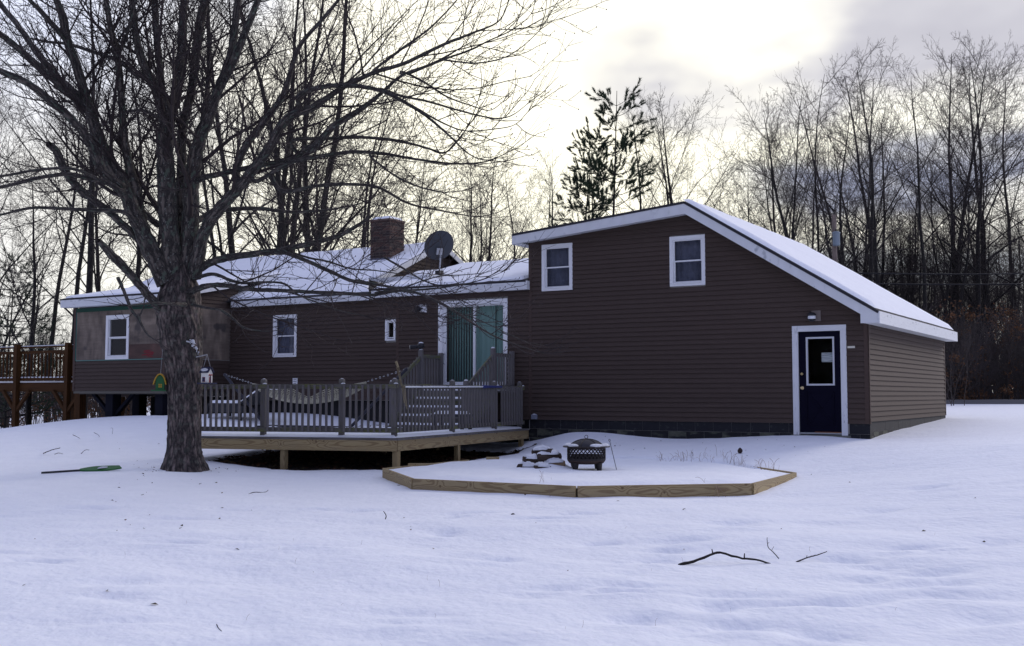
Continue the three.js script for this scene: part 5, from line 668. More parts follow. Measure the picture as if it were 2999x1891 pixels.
// --- the maple in front of the deck
{
  const base = V(-9.507, GROUND0(-9.507, 8.517) - 0.12, 8.517), D0 = 19.2, maple = thing('maple_tree', 'large bare many-stemmed maple standing in front of the deck', 'tree', [base.x, base.y, base.z]);
  const R = rng(2024), toP = (px, py, dz) => at(px, py, D0 + dz);
  // trunk: ridged bark, flare at the foot
  {
    const prof = [[541, 1395, 62], [541, 1370, 55], [540, 1330, 49], [541, 1250, 47], [541, 1160, 48], [538, 1080, 51], [534, 1030, 57], [529, 980, 61], [526, 930, 63], [526, 880, 61], [528, 838, 52], [530, 790, 28], [531, 750, 12], [531, 735, 2]];
    const NU = 96, NV = 230, P = [], U = [], I = []; const cr = new THREE.CatmullRomCurve3(prof.map(([x, y, r]) => V(x, y, r)));
    for (let j = 0; j <= NV; j++) { const q = cr.getPoint(j / NV), c = toP(q.x, q.y, 0), rr = q.z * D0 / FOC; for (let i = 0; i <= NU; i++) { const th = (i % NU) / NU * 6.28319, low = sm(1300, 1390, q.y); const warp = fbm(Math.cos(th) * 2 + 5, q.y * 0.012 + Math.sin(th) * 2, 1101, 3) * 2.2, ridge = Math.abs(((th * 13 / 6.28319 * 1.0 + warp * 1.4 + fbm(Math.cos(th) * 5, q.y * 0.03, 1107, 2)) % 1 + 1) % 1 - 0.5) * 2, plates = fbm(Math.cos(th) * 6 + 9, q.y * 0.028 + Math.sin(th) * 6, 1113, 3); const r = rr * (1 + 0.10 * (fbm(Math.cos(th) * 1.2 + 2, Math.sin(th) * 1.2 + q.y * 0.006, 1119, 2) - 0.5) + low * 0.30 * (0.5 + 0.5 * Math.sin(th * 5 + 1))) + (ridge - 0.5) * 0.030 + (plates - 0.5) * 0.03; P.push(c.x + Math.cos(th) * r, c.y, c.z + Math.sin(th) * r); U.push(i / NU * 4, c.y * 1.1); } }
    for (let j = 0; j < NV; j++) for (let i = 0; i < NU; i++) { const q = j * (NU + 1) + i; I.push(q, q + NU + 1, q + 1, q + 1, q + NU + 1, q + NU + 2); }
    const g = new THREE.BufferGeometry(); g.setAttribute('position', new THREE.Float32BufferAttribute(P, 3)); g.setAttribute('uv', new THREE.Float32BufferAttribute(U, 2)); g.setIndex(I); g.computeVertexNormals(); part(maple, 'trunk', g, M.trunkBark);
    const sn = []; for (let i = 0; i < 26; i++) { const s = new THREE.SphereGeometry(0.006 + R() * R() * 0.03, 8, 6); s.scale(1.1, 0.8, 0.7); const t = R(), q = toP(546 + t * 36 + R() * 10, 985 + t * 44 + R() * 14, -0.32 + t * 0.10); s.translate(q.x, q.y, q.z); sn.push(s); } part(maple, 'snow_clumps', mergeGeometries(sn), M.snow);
  }
  // limbs in photograph pixels [x, y, width], with the depth at the start and at the end (metres, + is away)
  const c1 = (a) => a.map(([x, y, w]) => [x / 2.169, y / 2.169, w / 2.169]), c2 = (a) => a.map(([x, y, w]) => [900 + x / 2.169, y / 2.169, w / 2.169]), c4 = (a) => a.map(([x, y, w]) => [x / 2.024, 650 + y / 2.024, w / 2.024]), c5 = (a) => a.map(([x, y, w]) => [550 + x / 3.373, 550 + y / 3.373, w / 3.373]), c6 = (a) => a.map(([x, y, w]) => [1000 + x / 3.373, 600 + y / 3.373, w / 3.373]);
  const limbs = [
    [c1([[1110, 1760, 150], [1080, 1518, 122], [1060, 1150, 112], [1050, 900, 105], [1062, 740, 98], [1000, 560, 75], [920, 430, 55], [870, 250, 45], [840, 0, 40], [820, -400, 28], [830, -800, 12]]), 0, -1.2],
    [c1([[1062, 740, 80], [1110, 640, 70], [1150, 400, 62], [1160, 200, 56], [1170, 0, 50], [1190, -400, 34], [1230, -900, 12]]), -0.1, 0.6],
    [c1([[1040, 700, 50], [1015, 420, 45], [990, 150, 45], [985, 0, 42], [960, -500, 26], [930, -900, 10]]), 0, 1.2],
    [c1([[1190, 1760, 130], [1210, 1518, 112], [1215, 1200, 102], [1240, 1000, 92], [1270, 880, 86], [1330, 720, 78], [1390, 560, 60], [1450, 400, 54], [1490, 200, 50], [1510, 0, 44], [1540, -400, 28], [1600, -800, 10]]), 0.1, -0.6],
    [c1([[1390, 570, 55], [1470, 420, 50], [1560, 200, 45], [1640, 0, 40], [1760, -300, 26], [1900, -700, 10]]), 0, -1.6],
    [c1([[1150, 1700, 70], [1150, 1300, 62], [1155, 1000, 60], [1165, 800, 60], [1220, 560, 56], [1250, 300, 60], [1280, 100, 60], [1300, 0, 56], [1310, -500, 30], [1290, -900, 10]]), 0.25, 1.4],
    [c1([[1250, 1000, 40], [1290, 780, 38], [1320, 560, 34], [1330, 300, 30], [1320, 0, 26], [1360, -500, 10]]), 0.2, 1.9],
    [c1([[1060, 1800, 130], [930, 1518, 110], [850, 1350, 100], [770, 1150, 95], [660, 950, 80], [590, 750, 75], [540, 600, 65], [490, 430, 60], [430, 260, 55], [400, 100, 50], [360, 0, 44], [280, -350, 26], [250, -700, 9]]), -0.1, -0.9],
    [c1([[760, 1180, 60], [650, 1080, 60], [570, 900, 58], [480, 780, 55], [320, 640, 50], [180, 530, 45], [0, 450, 40], [-260, 330, 26], [-520, 260, 10]]), -0.3, -2.2],
    [c1([[590, 730, 50], [470, 620, 50], [330, 500, 46], [200, 380, 44], [60, 260, 40], [0, 215, 38], [-300, 20, 24], [-600, -150, 9]]), -0.4, -1.0],
    [c1([[545, 640, 44], [400, 520, 42], [240, 340, 40], [130, 180, 35], [0, 20, 33], [-200, -250, 20], [-380, -500, 8]]), -0.4, 0.7],
    [c1([[430, 265, 38], [330, 150, 35], [240, 50, 30], [190, 0, 27], [60, -200, 18], [-60, -500, 8]]), -0.6, -2.0],
    [c1([[960, 1640, 80], [900, 1400, 75], [860, 1200, 65], [810, 1000, 58], [785, 800, 50], [770, 600, 45], [750, 380, 45], [715, 230, 40], [690, 100, 36], [675, 0, 33], [650, -400, 20], [640, -700, 8]]), 0.2, -1.6],
    [c1([[755, 345, 26], [800, 240, 24], [825, 150, 22], [860, 0, 18], [930, -300, 8]]), -0.9, -1.5],
    [c1([[960, 1600, 50], [850, 1490, 46], [700, 1350, 46], [530, 1220, 50], [430, 1110, 54], [360, 960, 48], [310, 915, 42]]), 0.1, -1.2],
    [c1([[770, 1215, 40], [680, 1160, 36], [560, 1130, 34], [430, 1105, 28], [250, 1130, 24], [0, 1190, 22], [-300, 1230, 14], [-560, 1200, 6]]), -0.5, -2.4],
    [c1([[700, 1170, 24], [600, 1125, 22], [460, 1072, 20], [250, 1078, 18], [0, 1120, 16], [-300, 1150, 8]]), -0.4, -3.0],
    [c1([[860, 1400, 34], [780, 1345, 28], [600, 1335, 26], [450, 1328, 24], [200, 1320, 20], [0, 1365, 16], [-300, 1420, 8]]), 0, -1.8],
    [c1([[1000, 1420, 44], [930, 1360, 36], [880, 1300, 24], [840, 1250, 10]]), 0, 0.8],
    [c1([[1000, 740, 26], [950, 715, 22], [880, 700, 20], [780, 720, 18], [640, 800, 14], [520, 830, 7]]), 0.1, 1.6],
    [c1([[880, 485, 28], [760, 390, 26], [620, 340, 24], [440, 280, 20], [300, 265, 16], [100, 220, 8]]), -0.4, 1.0],
    [c1([[1230, 1760, 100], [1300, 1470, 82], [1400, 1320, 75], [1530, 1180, 66], [1690, 970, 64], [1830, 750, 54], [1990, 680, 44], [2169, 560, 34]]).concat(c2([[430, 460, 28], [620, 400, 24], [860, 285, 19], [1050, 210, 14], [1220, 130, 9], [1290, -20, 5]])), 0, -2.6],
    [c1([[1530, 1180, 56], [1500, 1100, 50], [1560, 930, 48], [1680, 770, 46], [1790, 620, 40], [1840, 480, 34], [1900, 300, 28], [2060, 110, 24], [2200, -60, 18], [2400, -300, 8]]), -0.4, 0.6],
    [c1([[1230, 1165, 34], [1290, 1130, 38], [1420, 1100, 38], [1600, 1060, 34], [1850, 1010, 30], [1960, 940, 44]]).concat(c2([[30, 950, 46], [150, 815, 44], [330, 700, 34], [460, 600, 24], [600, 480, 18], [800, 400, 12], [1000, 290, 7]])), -0.2, -2.2],
    [c2([[-60, 620, 34], [60, 560, 32], [260, 545, 30], [450, 570, 27], [620, 650, 22], [760, 740, 17], [900, 860, 13], [1010, 965, 9], [1090, 1012, 6]]), -1.0, -2.6],
    [c2([[470, 565, 18], [600, 610, 16], [750, 640, 14], [960, 700, 12], [1200, 752, 9], [1300, 732, 7], [1410, 650, 4]]), -1.8, -1.2],
    [c2([[560, 610, 14], [700, 690, 13], [860, 780, 11], [1000, 830, 9], [1180, 820, 7], [1320, 790, 5], [1410, 700, 4]]), -1.8, -3.4],
    [c2([[600, 455, 16], [740, 520, 14], [880, 610, 11], [1040, 670, 8], [1160, 700, 6], [1250, 640, 4]]), -1.8, -0.6],
    [c2([[860, 380, 13], [980, 395, 12], [1080, 400, 10], [1240, 370, 8], [1360, 300, 6], [1490, 180, 4]]), -2.2, -3.2],
    [c2([[640, 470, 18], [860, 380, 14], [1040, 315, 12], [1150, 260, 9], [1300, 190, 7], [1420, 90, 4], [1450, 0, 3]]), -2.0, -2.6],
    [c2([[420, 450, 20], [600, 310, 17], [740, 210, 14], [830, 130, 12], [950, 0, 9], [1050, -150, 5]]), -1.7, -0.2],
    [c2([[-330, 1150, 30], [-100, 1030, 28], [120, 985, 26], [300, 965, 24], [480, 975, 20], [700, 1012, 16], [950, 1040, 12], [1150, 1022, 8], [1270, 970, 5]]), -0.2, -2.0],
    [c2([[-100, 900, 26], [130, 880, 22], [330, 872, 20], [560, 890, 17], [760, 940, 14], [870, 970, 13], [960, 890, 9], [1030, 780, 7], [1100, 600, 4]]), -0.6, -1.4],
    [c2([[400, 990, 16], [520, 1090, 14], [640, 1160, 12], [760, 1200, 10], [860, 1220, 7], [1000, 1210, 4]]), -1.2, -2.2],
    [c2([[-160, 1210, 26], [60, 1180, 22], [280, 1170, 20], [450, 1190, 17], [640, 1290, 14], [860, 1340, 10], [1080, 1380, 5]]), 0.2, -1.5],
    [c1([[1260, 1400, 40], [1340, 1350, 34], [1450, 1330, 30], [1650, 1325, 26], [1850, 1345, 20], [2100, 1330, 14], [2300, 1290, 6]]), 0.3, 1.8],
    [c5([[40, 850, 90], [180, 760, 80], [350, 700, 72], [650, 650, 64], [930, 612, 58], [1250, 540, 50], [1500, 468, 42], [1750, 325, 34], [1830, 262, 24]]), 0.1, -1.4],
    [c5([[900, 615, 44], [1100, 690, 42], [1400, 820, 38], [1600, 910, 34], [1830, 955, 32]]).concat(c6([[150, 745, 30], [350, 785, 28], [600, 830, 26], [850, 905, 28], [1100, 1040, 26], [1300, 1170, 22], [1500, 1290, 17], [1700, 1370, 12], [2000, 1465, 6]])), -0.7, -3.4],
    [c5([[950, 615, 26], [1200, 690, 22], [1400, 730, 20], [1600, 795, 17], [1850, 815, 14], [2100, 850, 8]]), -0.7, -0.2],
    [c5([[-40, 1080, 80], [60, 1010, 66], [250, 960, 52], [430, 970, 48], [600, 1000, 44], [900, 1012, 40], [1250, 1030, 36], [1700, 1050, 34]]).concat(c6([[100, 880, 32], [300, 888, 30], [560, 850, 24], [850, 832, 18], [1150, 792, 13], [1400, 735, 8], [1640, 640, 4]])), -0.1, -2.6],
    [c5([[60, 900, 44], [250, 850, 36], [420, 910, 30], [560, 940, 26], [800, 930, 22], [960, 950, 20], [1100, 1060, 17], [1280, 1130, 14], [1500, 1210, 10], [1780, 1270, 5]]), -0.2, -1.6],
    [c6([[330, 870, 24], [600, 820, 18], [830, 740, 14], [1000, 700, 12], [1200, 690, 10], [1450, 660, 6], [1700, 560, 3]]), -1.8, -0.8],
    [c6([[430, 520, 22], [600, 620, 20], [800, 740, 16], [960, 790, 12], [1150, 770, 8], [1350, 700, 4]]), -1.4, -2.4],
    [c5([[40, 1150, 34], [170, 1180, 28], [330, 1210, 26], [450, 1290, 24], [540, 1370, 22], [700, 1410, 15], [860, 1410, 9], [990, 1370, 4]]), -0.3, -1.5],
    [c4([[960, 520, 60], [900, 455, 52], [800, 340, 46], [720, 250, 52], [640, 170, 46], [585, 110, 30]]), -0.2, -1.2],
    [c4([[700, 330, 22], [740, 420, 20], [780, 520, 19], [820, 570, 17], [870, 660, 12], [912, 695, 6]]), -0.9, -1.6],
    [c4([[820, 570, 12], [850, 510, 10], [860, 450, 8], [880, 380, 5]]), -1.1, -1.4],
    [c4([[1100, 490, 30], [1020, 485, 22], [900, 480, 14], [760, 495, 7]]), -0.3, -1.8],
    [c6([[1150, 1060, 12], [1300, 1110, 11], [1500, 1200, 10], [1640, 1270, 8], [1830, 1350, 6], [2024, 1390, 4]]), -3.0, -3.6],
  ];
  const T = new Tubes();
  const level = [
    { perM: 2.5, from: 0.12, angle: 0.78, len: 0.34, taper: 0.3, rad: 0.28, rmin: 0.0075, seg: 6, sides: 4, wander: 0.30, lift: 0.35, max: 2.6, byRad: 62, floor: -0.3, tip: 1 },
    { perM: 4.2, from: 0.12, angle: 0.80, len: 0.46, taper: 0.4, rad: 0.6, rmin: 0.0052, seg: 4, sides: 3, wander: 0.42, lift: 0.30, max: 1.1, floor: -0.3, tip: 1 },
    { perM: 5.5, from: 0.15, angle: 0.85, len: 0.45, taper: 0.4, rad: 0.7, rmin: 0.0040, seg: 2, sides: 3, wander: 0.5, lift: 0.3, max: 0.4, floor: -0.3, bud: 0.8 }];
  const seen = [];
  for (let [px, d0, d1] of limbs) {
    // a limb leaves the nearest point of one already drawn
    let near = null; for (const [x, y, w, dz] of seen) { const q = Math.hypot(x - px[0][0], y - px[0][1]); if (!near || q < near[0]) near = [q, x, y, w, dz]; }
    if (near && px[0][1] < 690 && near[0] < 110) { d0 = near[4]; if (near[0] > 6) px = [[near[1], near[2], Math.min(near[3], px[0][2] * 1.1)], ...px]; }
    px.forEach(([x, y, w], i) => { const n = px.length; for (let k = 0; k < 5 && i + 1 < n; k++) { const q = px[i + 1], t = k / 5; seen.push([lerp(x, q[0], t), lerp(y, q[1], t), lerp(w, q[2], t), lerp(d0, d1, (i + t) / (n - 1))]); } });
    const n = px.length, src = px.map(([x, y, w], i) => { const t = i / (n - 1), dz = lerp(d0, d1, t); return [toP(x, y, dz), w / 2 * (D0 + dz) / FOC]; });
    const curve = new THREE.CatmullRomCurve3(src.map((s) => s[0]), false, 'centripetal'), N = n * 5, pts = curve.getPoints(N), rad = pts.map((_, i) => { const f = i / N * (n - 1), k = Math.min(Math.floor(f), n - 2); return lerp(src[k][1], src[k + 1][1], f - k); });
    for (let i = 2; i < N; i++) { const j = rad[i] * 0.22; pts[i].add(V((R() - 0.5) * j, (R() - 0.5) * j, (R() - 0.5) * j)); rad[i] *= 1 + (R() - 0.5) * 0.12; }
    const big = rad[0] > 0.05; const LT = new Tubes(); LT.limb(pts, rad, big ? 12 : rad[0] > 0.03 ? 8 : 6); part(maple, 'limb', LT.build(), M.bark);
    const len = curve.getLength(); ramify(T, R, pts, rad[0], rad[N], len, level, 0, 0.2);
    // fine shoots carry on past the end of the limb
    const [e, ed] = along(pts, 0.99); if (rad[N] < 0.02) for (let i = 0; i < 3; i++) { const s = stem(R, e, ed.clone().add(V((R() - 0.5) * 0.7, (R() - 0.2) * 0.6, (R() - 0.5) * 0.7)).normalize(), 0.5 + R() * 0.5, 5, 0.3, 0.4); T.limb(s, s.map((_, q) => 0.005 - q * 0.0006), 3); }
  }
  part(maple, 'crown', T.build(), M.twig);
}
// --- bare trees of the woods: a few kinds, then a copy for every tree one can tell apart
function bareTree(seed, H, o = {}) {
  const R = rng(seed), W = new Tubes(), T = new Tubes(), g = new THREE.Group(); g.name = 'proto';
  const stems = o.stems ?? 1, slim = o.slim ?? 1;
  for (let s = 0; s < stems; s++) {
    const a = s / stems * 6.28 + R(), tilt = stems > 1 ? 0.10 + R() * 0.10 : 0.03 * (R() - 0.5), r0 = (o.r ?? 0.011) * H * (stems > 1 ? 0.75 : 1), h = H * (s ? 0.8 + R() * 0.18 : 1);
    const tr = stem(R, V(Math.cos(a) * 0.25 * (stems > 1), -0.5, Math.sin(a) * 0.25 * (stems > 1)), V(Math.cos(a) * tilt, 1, Math.sin(a) * tilt).normalize(), h + 0.5, 14, 0.15, 0.3);
    W.limb(tr, tr.map((_, i) => r0 * (i === 0 ? 1.25 : 1) * Math.pow(1 - i / 14.4, 0.85) + 0.006), 8);
    const nl = Math.round((o.limbs ?? 20) / Math.sqrt(stems)), from = o.from ?? 0.32; let az = R() * 6.28;
    for (let i = 0; i < nl; i++) {
      const t = lerp(from, 0.97, Math.pow((i + R()) / nl, 0.9)), [p, d] = along(tr, t); az += 2.4 + (R() - 0.5); const up = o.up ?? 0.62, ang = up * (0.7 + R() * 0.5), dir = d.clone().multiplyScalar(Math.cos(ang)).addScaledVector(perp(d, az), Math.sin(ang)).normalize(); const l = H * (o.spread ?? 0.28) * (1.18 - t) * (0.7 + R() * 0.6) * 1.25 * slim, ra = Math.max(0.014, r0 * (1.05 - t) * 0.50);
      const s2 = stem(R, p, dir, l, 7, 0.26, 0.12); W.limb(s2, s2.map((_, q) => lerp(ra, 0.008, q / 7)), 5);
      ramify(T, R, s2, ra, 0.008, l, o.levels, 0);
    }
  }
  const w = shade(new THREE.Mesh(W.build(), M.farBark)); w.name = 'trunk'; const c = shade(new THREE.Mesh(T.build(), M.hazedTwig)); c.name = 'crown'; g.add(w, c); g.userData.H = H; g.userData.tris = W.count + T.count; return g;
}
const lvA = [{ n: 7, from: 0.12, angle: 0.72, len: 0.50, rad: 0.5, rmin: 0.0080, seg: 4, sides: 3, wander: 0.36, lift: 0.12, tip: 1 }, { n: 6, from: 0.12, angle: 0.75, len: 0.48, rad: 0.55, rmin: 0.0056, seg: 3, sides: 3, wander: 0.45, lift: 0.14, tip: 1 }, { n: 5, from: 0.15, angle: 0.75, len: 0.5, rad: 0.7, rmin: 0.0052, seg: 1, sides: 3, wander: 0.4, lift: 0.2 }];
const lvB = [{ n: 6, from: 0.12, angle: 0.68, len: 0.52, rad: 0.5, rmin: 0.0080, seg: 4, sides: 3, wander: 0.36, lift: 0.14, tip: 1 }, { n: 5, from: 0.12, angle: 0.75, len: 0.5, rad: 0.55, rmin: 0.0056, seg: 3, sides: 3, wander: 0.45, lift: 0.14, tip: 1 }, { n: 4, from: 0.15, angle: 0.75, len: 0.5, rad: 0.7, rmin: 0.0042, bud: 0.05, seg: 1, sides: 3, wander: 0.4, lift: 0.2 }];
const KIND = {
  spread: [bareTree(3001, 14, { limbs: 17, from: 0.22, up: 0.80, spread: 0.42, levels: lvA }), bareTree(3002, 14, { limbs: 18, from: 0.26, up: 0.74, spread: 0.40, levels: lvA }), bareTree(3003, 14, { limbs: 13, from: 0.38, up: 0.85, spread: 0.42, r: 0.0095, levels: lvA })],
  slim: [bareTree(3011, 16, { limbs: 13, from: 0.40, up: 0.74, spread: 0.34, r: 0.0085, levels: lvB }), bareTree(3012, 16, { limbs: 13, from: 0.46, up: 0.80, spread: 0.38, r: 0.0082, levels: lvB }), bareTree(3013, 16, { limbs: 15, from: 0.34, up: 0.86, spread: 0.30, r: 0.009, levels: lvB })],
  multi: [bareTree(3021, 17, { stems: 5, limbs: 26, from: 0.16, up: 0.55, spread: 0.24, r: 0.011, levels: lvB }), bareTree(3022, 15, { stems: 3, limbs: 17, from: 0.38, up: 0.66, spread: 0.32, r: 0.0085, levels: lvB })],
};
let treeTris = 0;
function plant(kind, v, px, topY, depth, turn, label, group, name = 'bare_tree') {
  const proto = KIND[kind][v % KIND[kind].length], p = at(px, 1160, depth), y = groundBase(p.x, p.z), top = at(px, topY, depth).y, s = (top - y) / proto.userData.H, o = proto.clone(); o.name = numbered(name); o.position.set(p.x, y, p.z); o.rotation.y = turn; o.scale.set(s * 0.96, s, s * 0.96); o.userData = {}; scene.add(o); treeTris += proto.userData.tris; tag(o, label, 'tree', group); return o;
}
{
  const R = rng(4711);
  // left, behind the wing and the main roof
  plant('multi', 0, 872, -420, 39, 0.3, 'tall many-stemmed bare tree rising behind the main roof, left of the chimney'); plant('spread', 0, 740, -150, 43, 1.2, 'bare tree right behind the ridge, between the maple and the many-stemmed tree'); plant('slim', 0, 243, -250, 40, 2.0, 'thick-trunked bare tree standing just behind the plywood wing'); plant('slim', 1, 205, 120, 44, 0.8, 'slender bare tree close beside the thick trunk behind the wing'); plant('spread', 1, 88, 480, 36, 2.6, 'forked dark bare tree behind the reddish brown deck'); plant('slim', 2, 385, 60, 46, 1.5, 'straight bare tree seen through the left limbs of the maple');
  plant('multi', 1, 1000, 180, 47, 2.2, 'many-stemmed bare tree behind the chimney');
  const gl = 'bare trees behind the house roofs', ll = 'thin bare tree in the belt behind the roof line of the house';
  for (const [k, v, px, ty, d] of [['spread', 0, 20, 300, 52], ['slim', 0, -60, 60, 50], ['slim', 1, 140, 200, 55], ['spread', 1, 310, 330, 56], ['slim', 2, 460, 260, 54], ['spread', 0, 580, 300, 52], ['slim', 1, 660, 150, 50], ['slim', 0, 800, 120, 52], ['spread', 1, 930, 330, 58], ['slim', 2, 1080, 420, 56], ['spread', 0, 1150, 470, 60], ['slim', 1, 1210, 500, 58], ['slim', 0, 1390, 480, 54], ['spread', 1, 1455, 455, 58], ['slim', 2, 1500, 500, 62], ['slim', 1, 1560, 480, 56], ['slim', 2, 1620, 465, 60]]) plant(k, v, px, ty, d, R() * 6.28, ll, gl);
  // centre
  plant('spread', 1, 1340, 470, 50, 0.4, 'bare tree directly behind the satellite dish'); plant('slim', 0, 1890, 310, 55, 1.9, 'bare tree just right of the tall pine'); plant('spread', 0, 2058, 278, 50, 0.9, 'lone broad bare tree rising above the garage roof peak'); plant('slim', 2, 1955, 330, 60, 0.5, 'thin bare tree between the pine and the lone broad tree'); plant('slim', 1, 2165, 520, 62, 2.4, 'low thin bare tree in the gap right of the lone broad tree');
  // right-hand woods
  const gr = 'bare trees in the woods right of the garage', lr = 'bare slender tree in the woods behind the right slope of the garage';
  const tops = [[2200, 470], [2260, 420], [2340, 225], [2400, 300], [2470, 300], [2560, 185], [2640, 175], [2690, 240], [2730, 165], [2800, 145], [2885, 122], [2960, 150], [3040, 170], [3150, 150]], topAt = (x) => { for (let i = 1; i < tops.length; i++) if (x <= tops[i][0]) return lerp(tops[i - 1][1], tops[i][1], (x - tops[i - 1][0]) / (tops[i][0] - tops[i - 1][0])); return 160; };
  plant('spread', 1, 2285, 400, 52, 2.2, 'broad bare tree left of the utility pole'); plant('multi', 1, 2345, 222, 53, 0.7, 'tall bushy-topped bare tree above the middle of the garage roof slope'); plant('spread', 0, 2395, 310, 50, 1.7, 'spreading bare tree just left of the transformer'); plant('slim', 2, 2560, 178, 52, 0.2, 'tall forked bare tree right of the utility pole');
  let k = 0; for (let px = 2225; px < 3090; px += 32 + R() * 30) { const d = 49 + R() * 18, low = R() < 0.5 ? 120 + R() * 330 : R() * 50; plant(['slim', 'spread', 'slim', 'slim', 'spread', 'slim', 'multi'][k % 7], k, px, topAt(px) + low, d, R() * 6.28, lr, gr); k++; }
  // a mass of farther trunks that no one could count
  const far = new THREE.Group(); 
  for (let v = 0; v < 3; v++) for (const [mi, nm] of [[0, 'far_wood'], [1, 'far_wood']]) {
    const src = KIND.slim[v].children[mi], N = 150, im = new THREE.InstancedMesh(src.geometry, src.material, N), m = new THREE.Matrix4(), Rr = rng(600 + v);
    for (let i = 0; i < N; i++) { const px = i < 95 ? -250 + Rr() * 3650 : 2450 + Rr() * 800, d = i < 95 ? 64 + Rr() * 60 : 58 + Rr() * 34, p = at(px, 1160, d), s = i < 95 ? 0.30 + Rr() * 0.34 + (px > 2200 ? 0.08 : 0) : 0.42 + Rr() * 0.4, tn = Rr() * 6.28; m.compose(V(p.x, groundBase(p.x, p.z) - 0.2, p.z), new THREE.Quaternion().setFromAxisAngle(V(0, 1, 0), tn), V(s, s, s)); im.setMatrixAt(i, m); }
    im.name = numbered(nm); im.castShadow = im.receiveShadow = true; scene.add(im); tag(im, 'distant bare woods filling the gaps between nearer trees', 'woods', null, 'stuff');
  }
 
}
// --- evergreens: whorled limbs carrying tufts of needles
{
  const needle = [mat([0.022, 0.042, 0.020], 0.9, { side: THREE.DoubleSide }), mat([0.030, 0.050, 0.022], 0.9, { side: THREE.DoubleSide })];
  function evergreen(label, px, topY, depth, seed, o) {
    const R = rng(seed), base = at(px, 1160, depth), y0 = groundBase(base.x, base.z), H = at(px, topY, depth).y - y0, t = thing('pine_tree', label, 'tree', [base.x, y0, base.z], o.group), W = new Tubes(), N = { p: [], n: [], u: [] };
    const tr = stem(R, V(base.x, y0 - 0.3, base.z), V(0, 1, 0), H + 0.3, 16, 0.03, 0.2); W.limb(tr, tr.map((_, i) => lerp(0.0085 * H, 0.012, i / 16)), 8);
    const blade = (p, d, l, w) => { const s = perp(d, R() * 6.28).multiplyScalar(w), e = p.clone().addScaledVector(d, l), nn = d.clone().cross(s).normalize(); for (const q of [p.clone().add(s), p.clone().sub(s), e]) { N.p.push(q.x, q.y, q.z); N.n.push(nn.x, nn.y, nn.z); N.u.push(0, 0); } };
    const tuft = (p, d, n, l) => { for (let i = 0; i < n; i++) { const a = perp(d, R() * 6.28), q = d.clone().multiplyScalar(0.5 + R()).addScaledVector(a, 0.25 + R() * 0.65).normalize(); q.y += 0.15; blade(p.clone().addScaledVector(d, (R() - 0.6) * l * 1.6), q.normalize(), l * (0.7 + R() * 0.6), 0.0095); } };
    let az = 0; for (let y = o.from; y < 0.985; y += o.step * (0.7 + R() * 0.6)) for (let k = 0; k < (o.per ?? 4); k++) {
      if (R() < (o.skip ?? 0.15)) continue; az += 6.28 / (o.per ?? 4) + R() * 0.7; const [p] = along(tr, y), l = H * o.reach * Math.pow(1 - y, o.pow ?? 0.6) * (0.55 + R() * 0.6) + 0.35, up = o.rise + (R() - 0.5) * 0.3, s = stem(R, p, V(Math.cos(az), up, Math.sin(az)).normalize(), l, 6, 0.16, o.lift); W.limb(s, s.map((_, i) => lerp(0.03 * (1.1 - y) + 0.008, 0.005, i / 6)), 4);
      const bare = o.bare && y < o.bare ? 1 : 0; if (bare && R() < 0.8) continue;
      const m = Math.max(3, Math.round(l * (o.dense ?? 5))); for (let i = 0; i < m; i++) { const tt = lerp(o.tip ?? 0.35, 1, (i + R()) / m), [q, d] = along(s, Math.min(tt, 0.98)), sd = perp(d, R() * 6.28), e = d.clone().multiplyScalar(0.7).addScaledVector(sd, 0.6).normalize(), l2 = 0.25 + R() * 0.4, s2 = stem(R, q, e, l2, 2, 0.2, 0.5); W.limb(s2, [0.008, 0.006, 0.005], 3); tuft(s2[2], s2[2].clone().sub(s2[1]).normalize(), o.n ?? 22, o.nl ?? 0.17); if (R() < 0.6) tuft(s2[1], e, Math.round((o.n ?? 22) * 0.6), o.nl ?? 0.17); }
    }
    part(t, 'trunk', W.build(), M.farBark); const g = new THREE.BufferGeometry(); g.setAttribute('position', new THREE.Float32BufferAttribute(N.p, 3)); g.setAttribute('normal', new THREE.Float32BufferAttribute(N.n, 3)); g.setAttribute('uv', new THREE.Float32BufferAttribute(N.u, 2)); part(t, 'crown', g, needle[seed % 2]);
  }
  evergreen('tall dark pine with tufted crown rising behind the garage roof', 1785, 252, 47, 5001, { from: 0.36, step: 0.034, reach: 0.12, rise: 0.26, lift: 0.4, bare: 0.62, n: 90, nl: 0.16, dense: 5.6, pow: 0.3, skip: 0.1, tip: 0.36 });
  evergreen('shorter dense green pine left of the tall pine behind the roof', 1692, 392, 49, 5002, { from: 0.42, step: 0.036, reach: 0.17, rise: 0.16, lift: 0.3, n: 70, nl: 0.15, dense: 7, skip: 0.08, tip: 0.2 });
  evergreen('thin half-bare pine between the two green pines', 1738, 450, 51, 5003, { from: 0.45, step: 0.05, reach: 0.12, rise: 0.3, lift: 0.3, n: 20, nl: 0.16, dense: 4, skip: 0.3 });
  evergreen('dark evergreen at the left edge behind the brown deck', 18, 760, 42, 5004, { from: 0.08, step: 0.04, reach: 0.36, rise: 0.1, lift: 0.1, n: 22, nl: 0.15, dense: 5, skip: 0.1, pow: 0.8 });
}

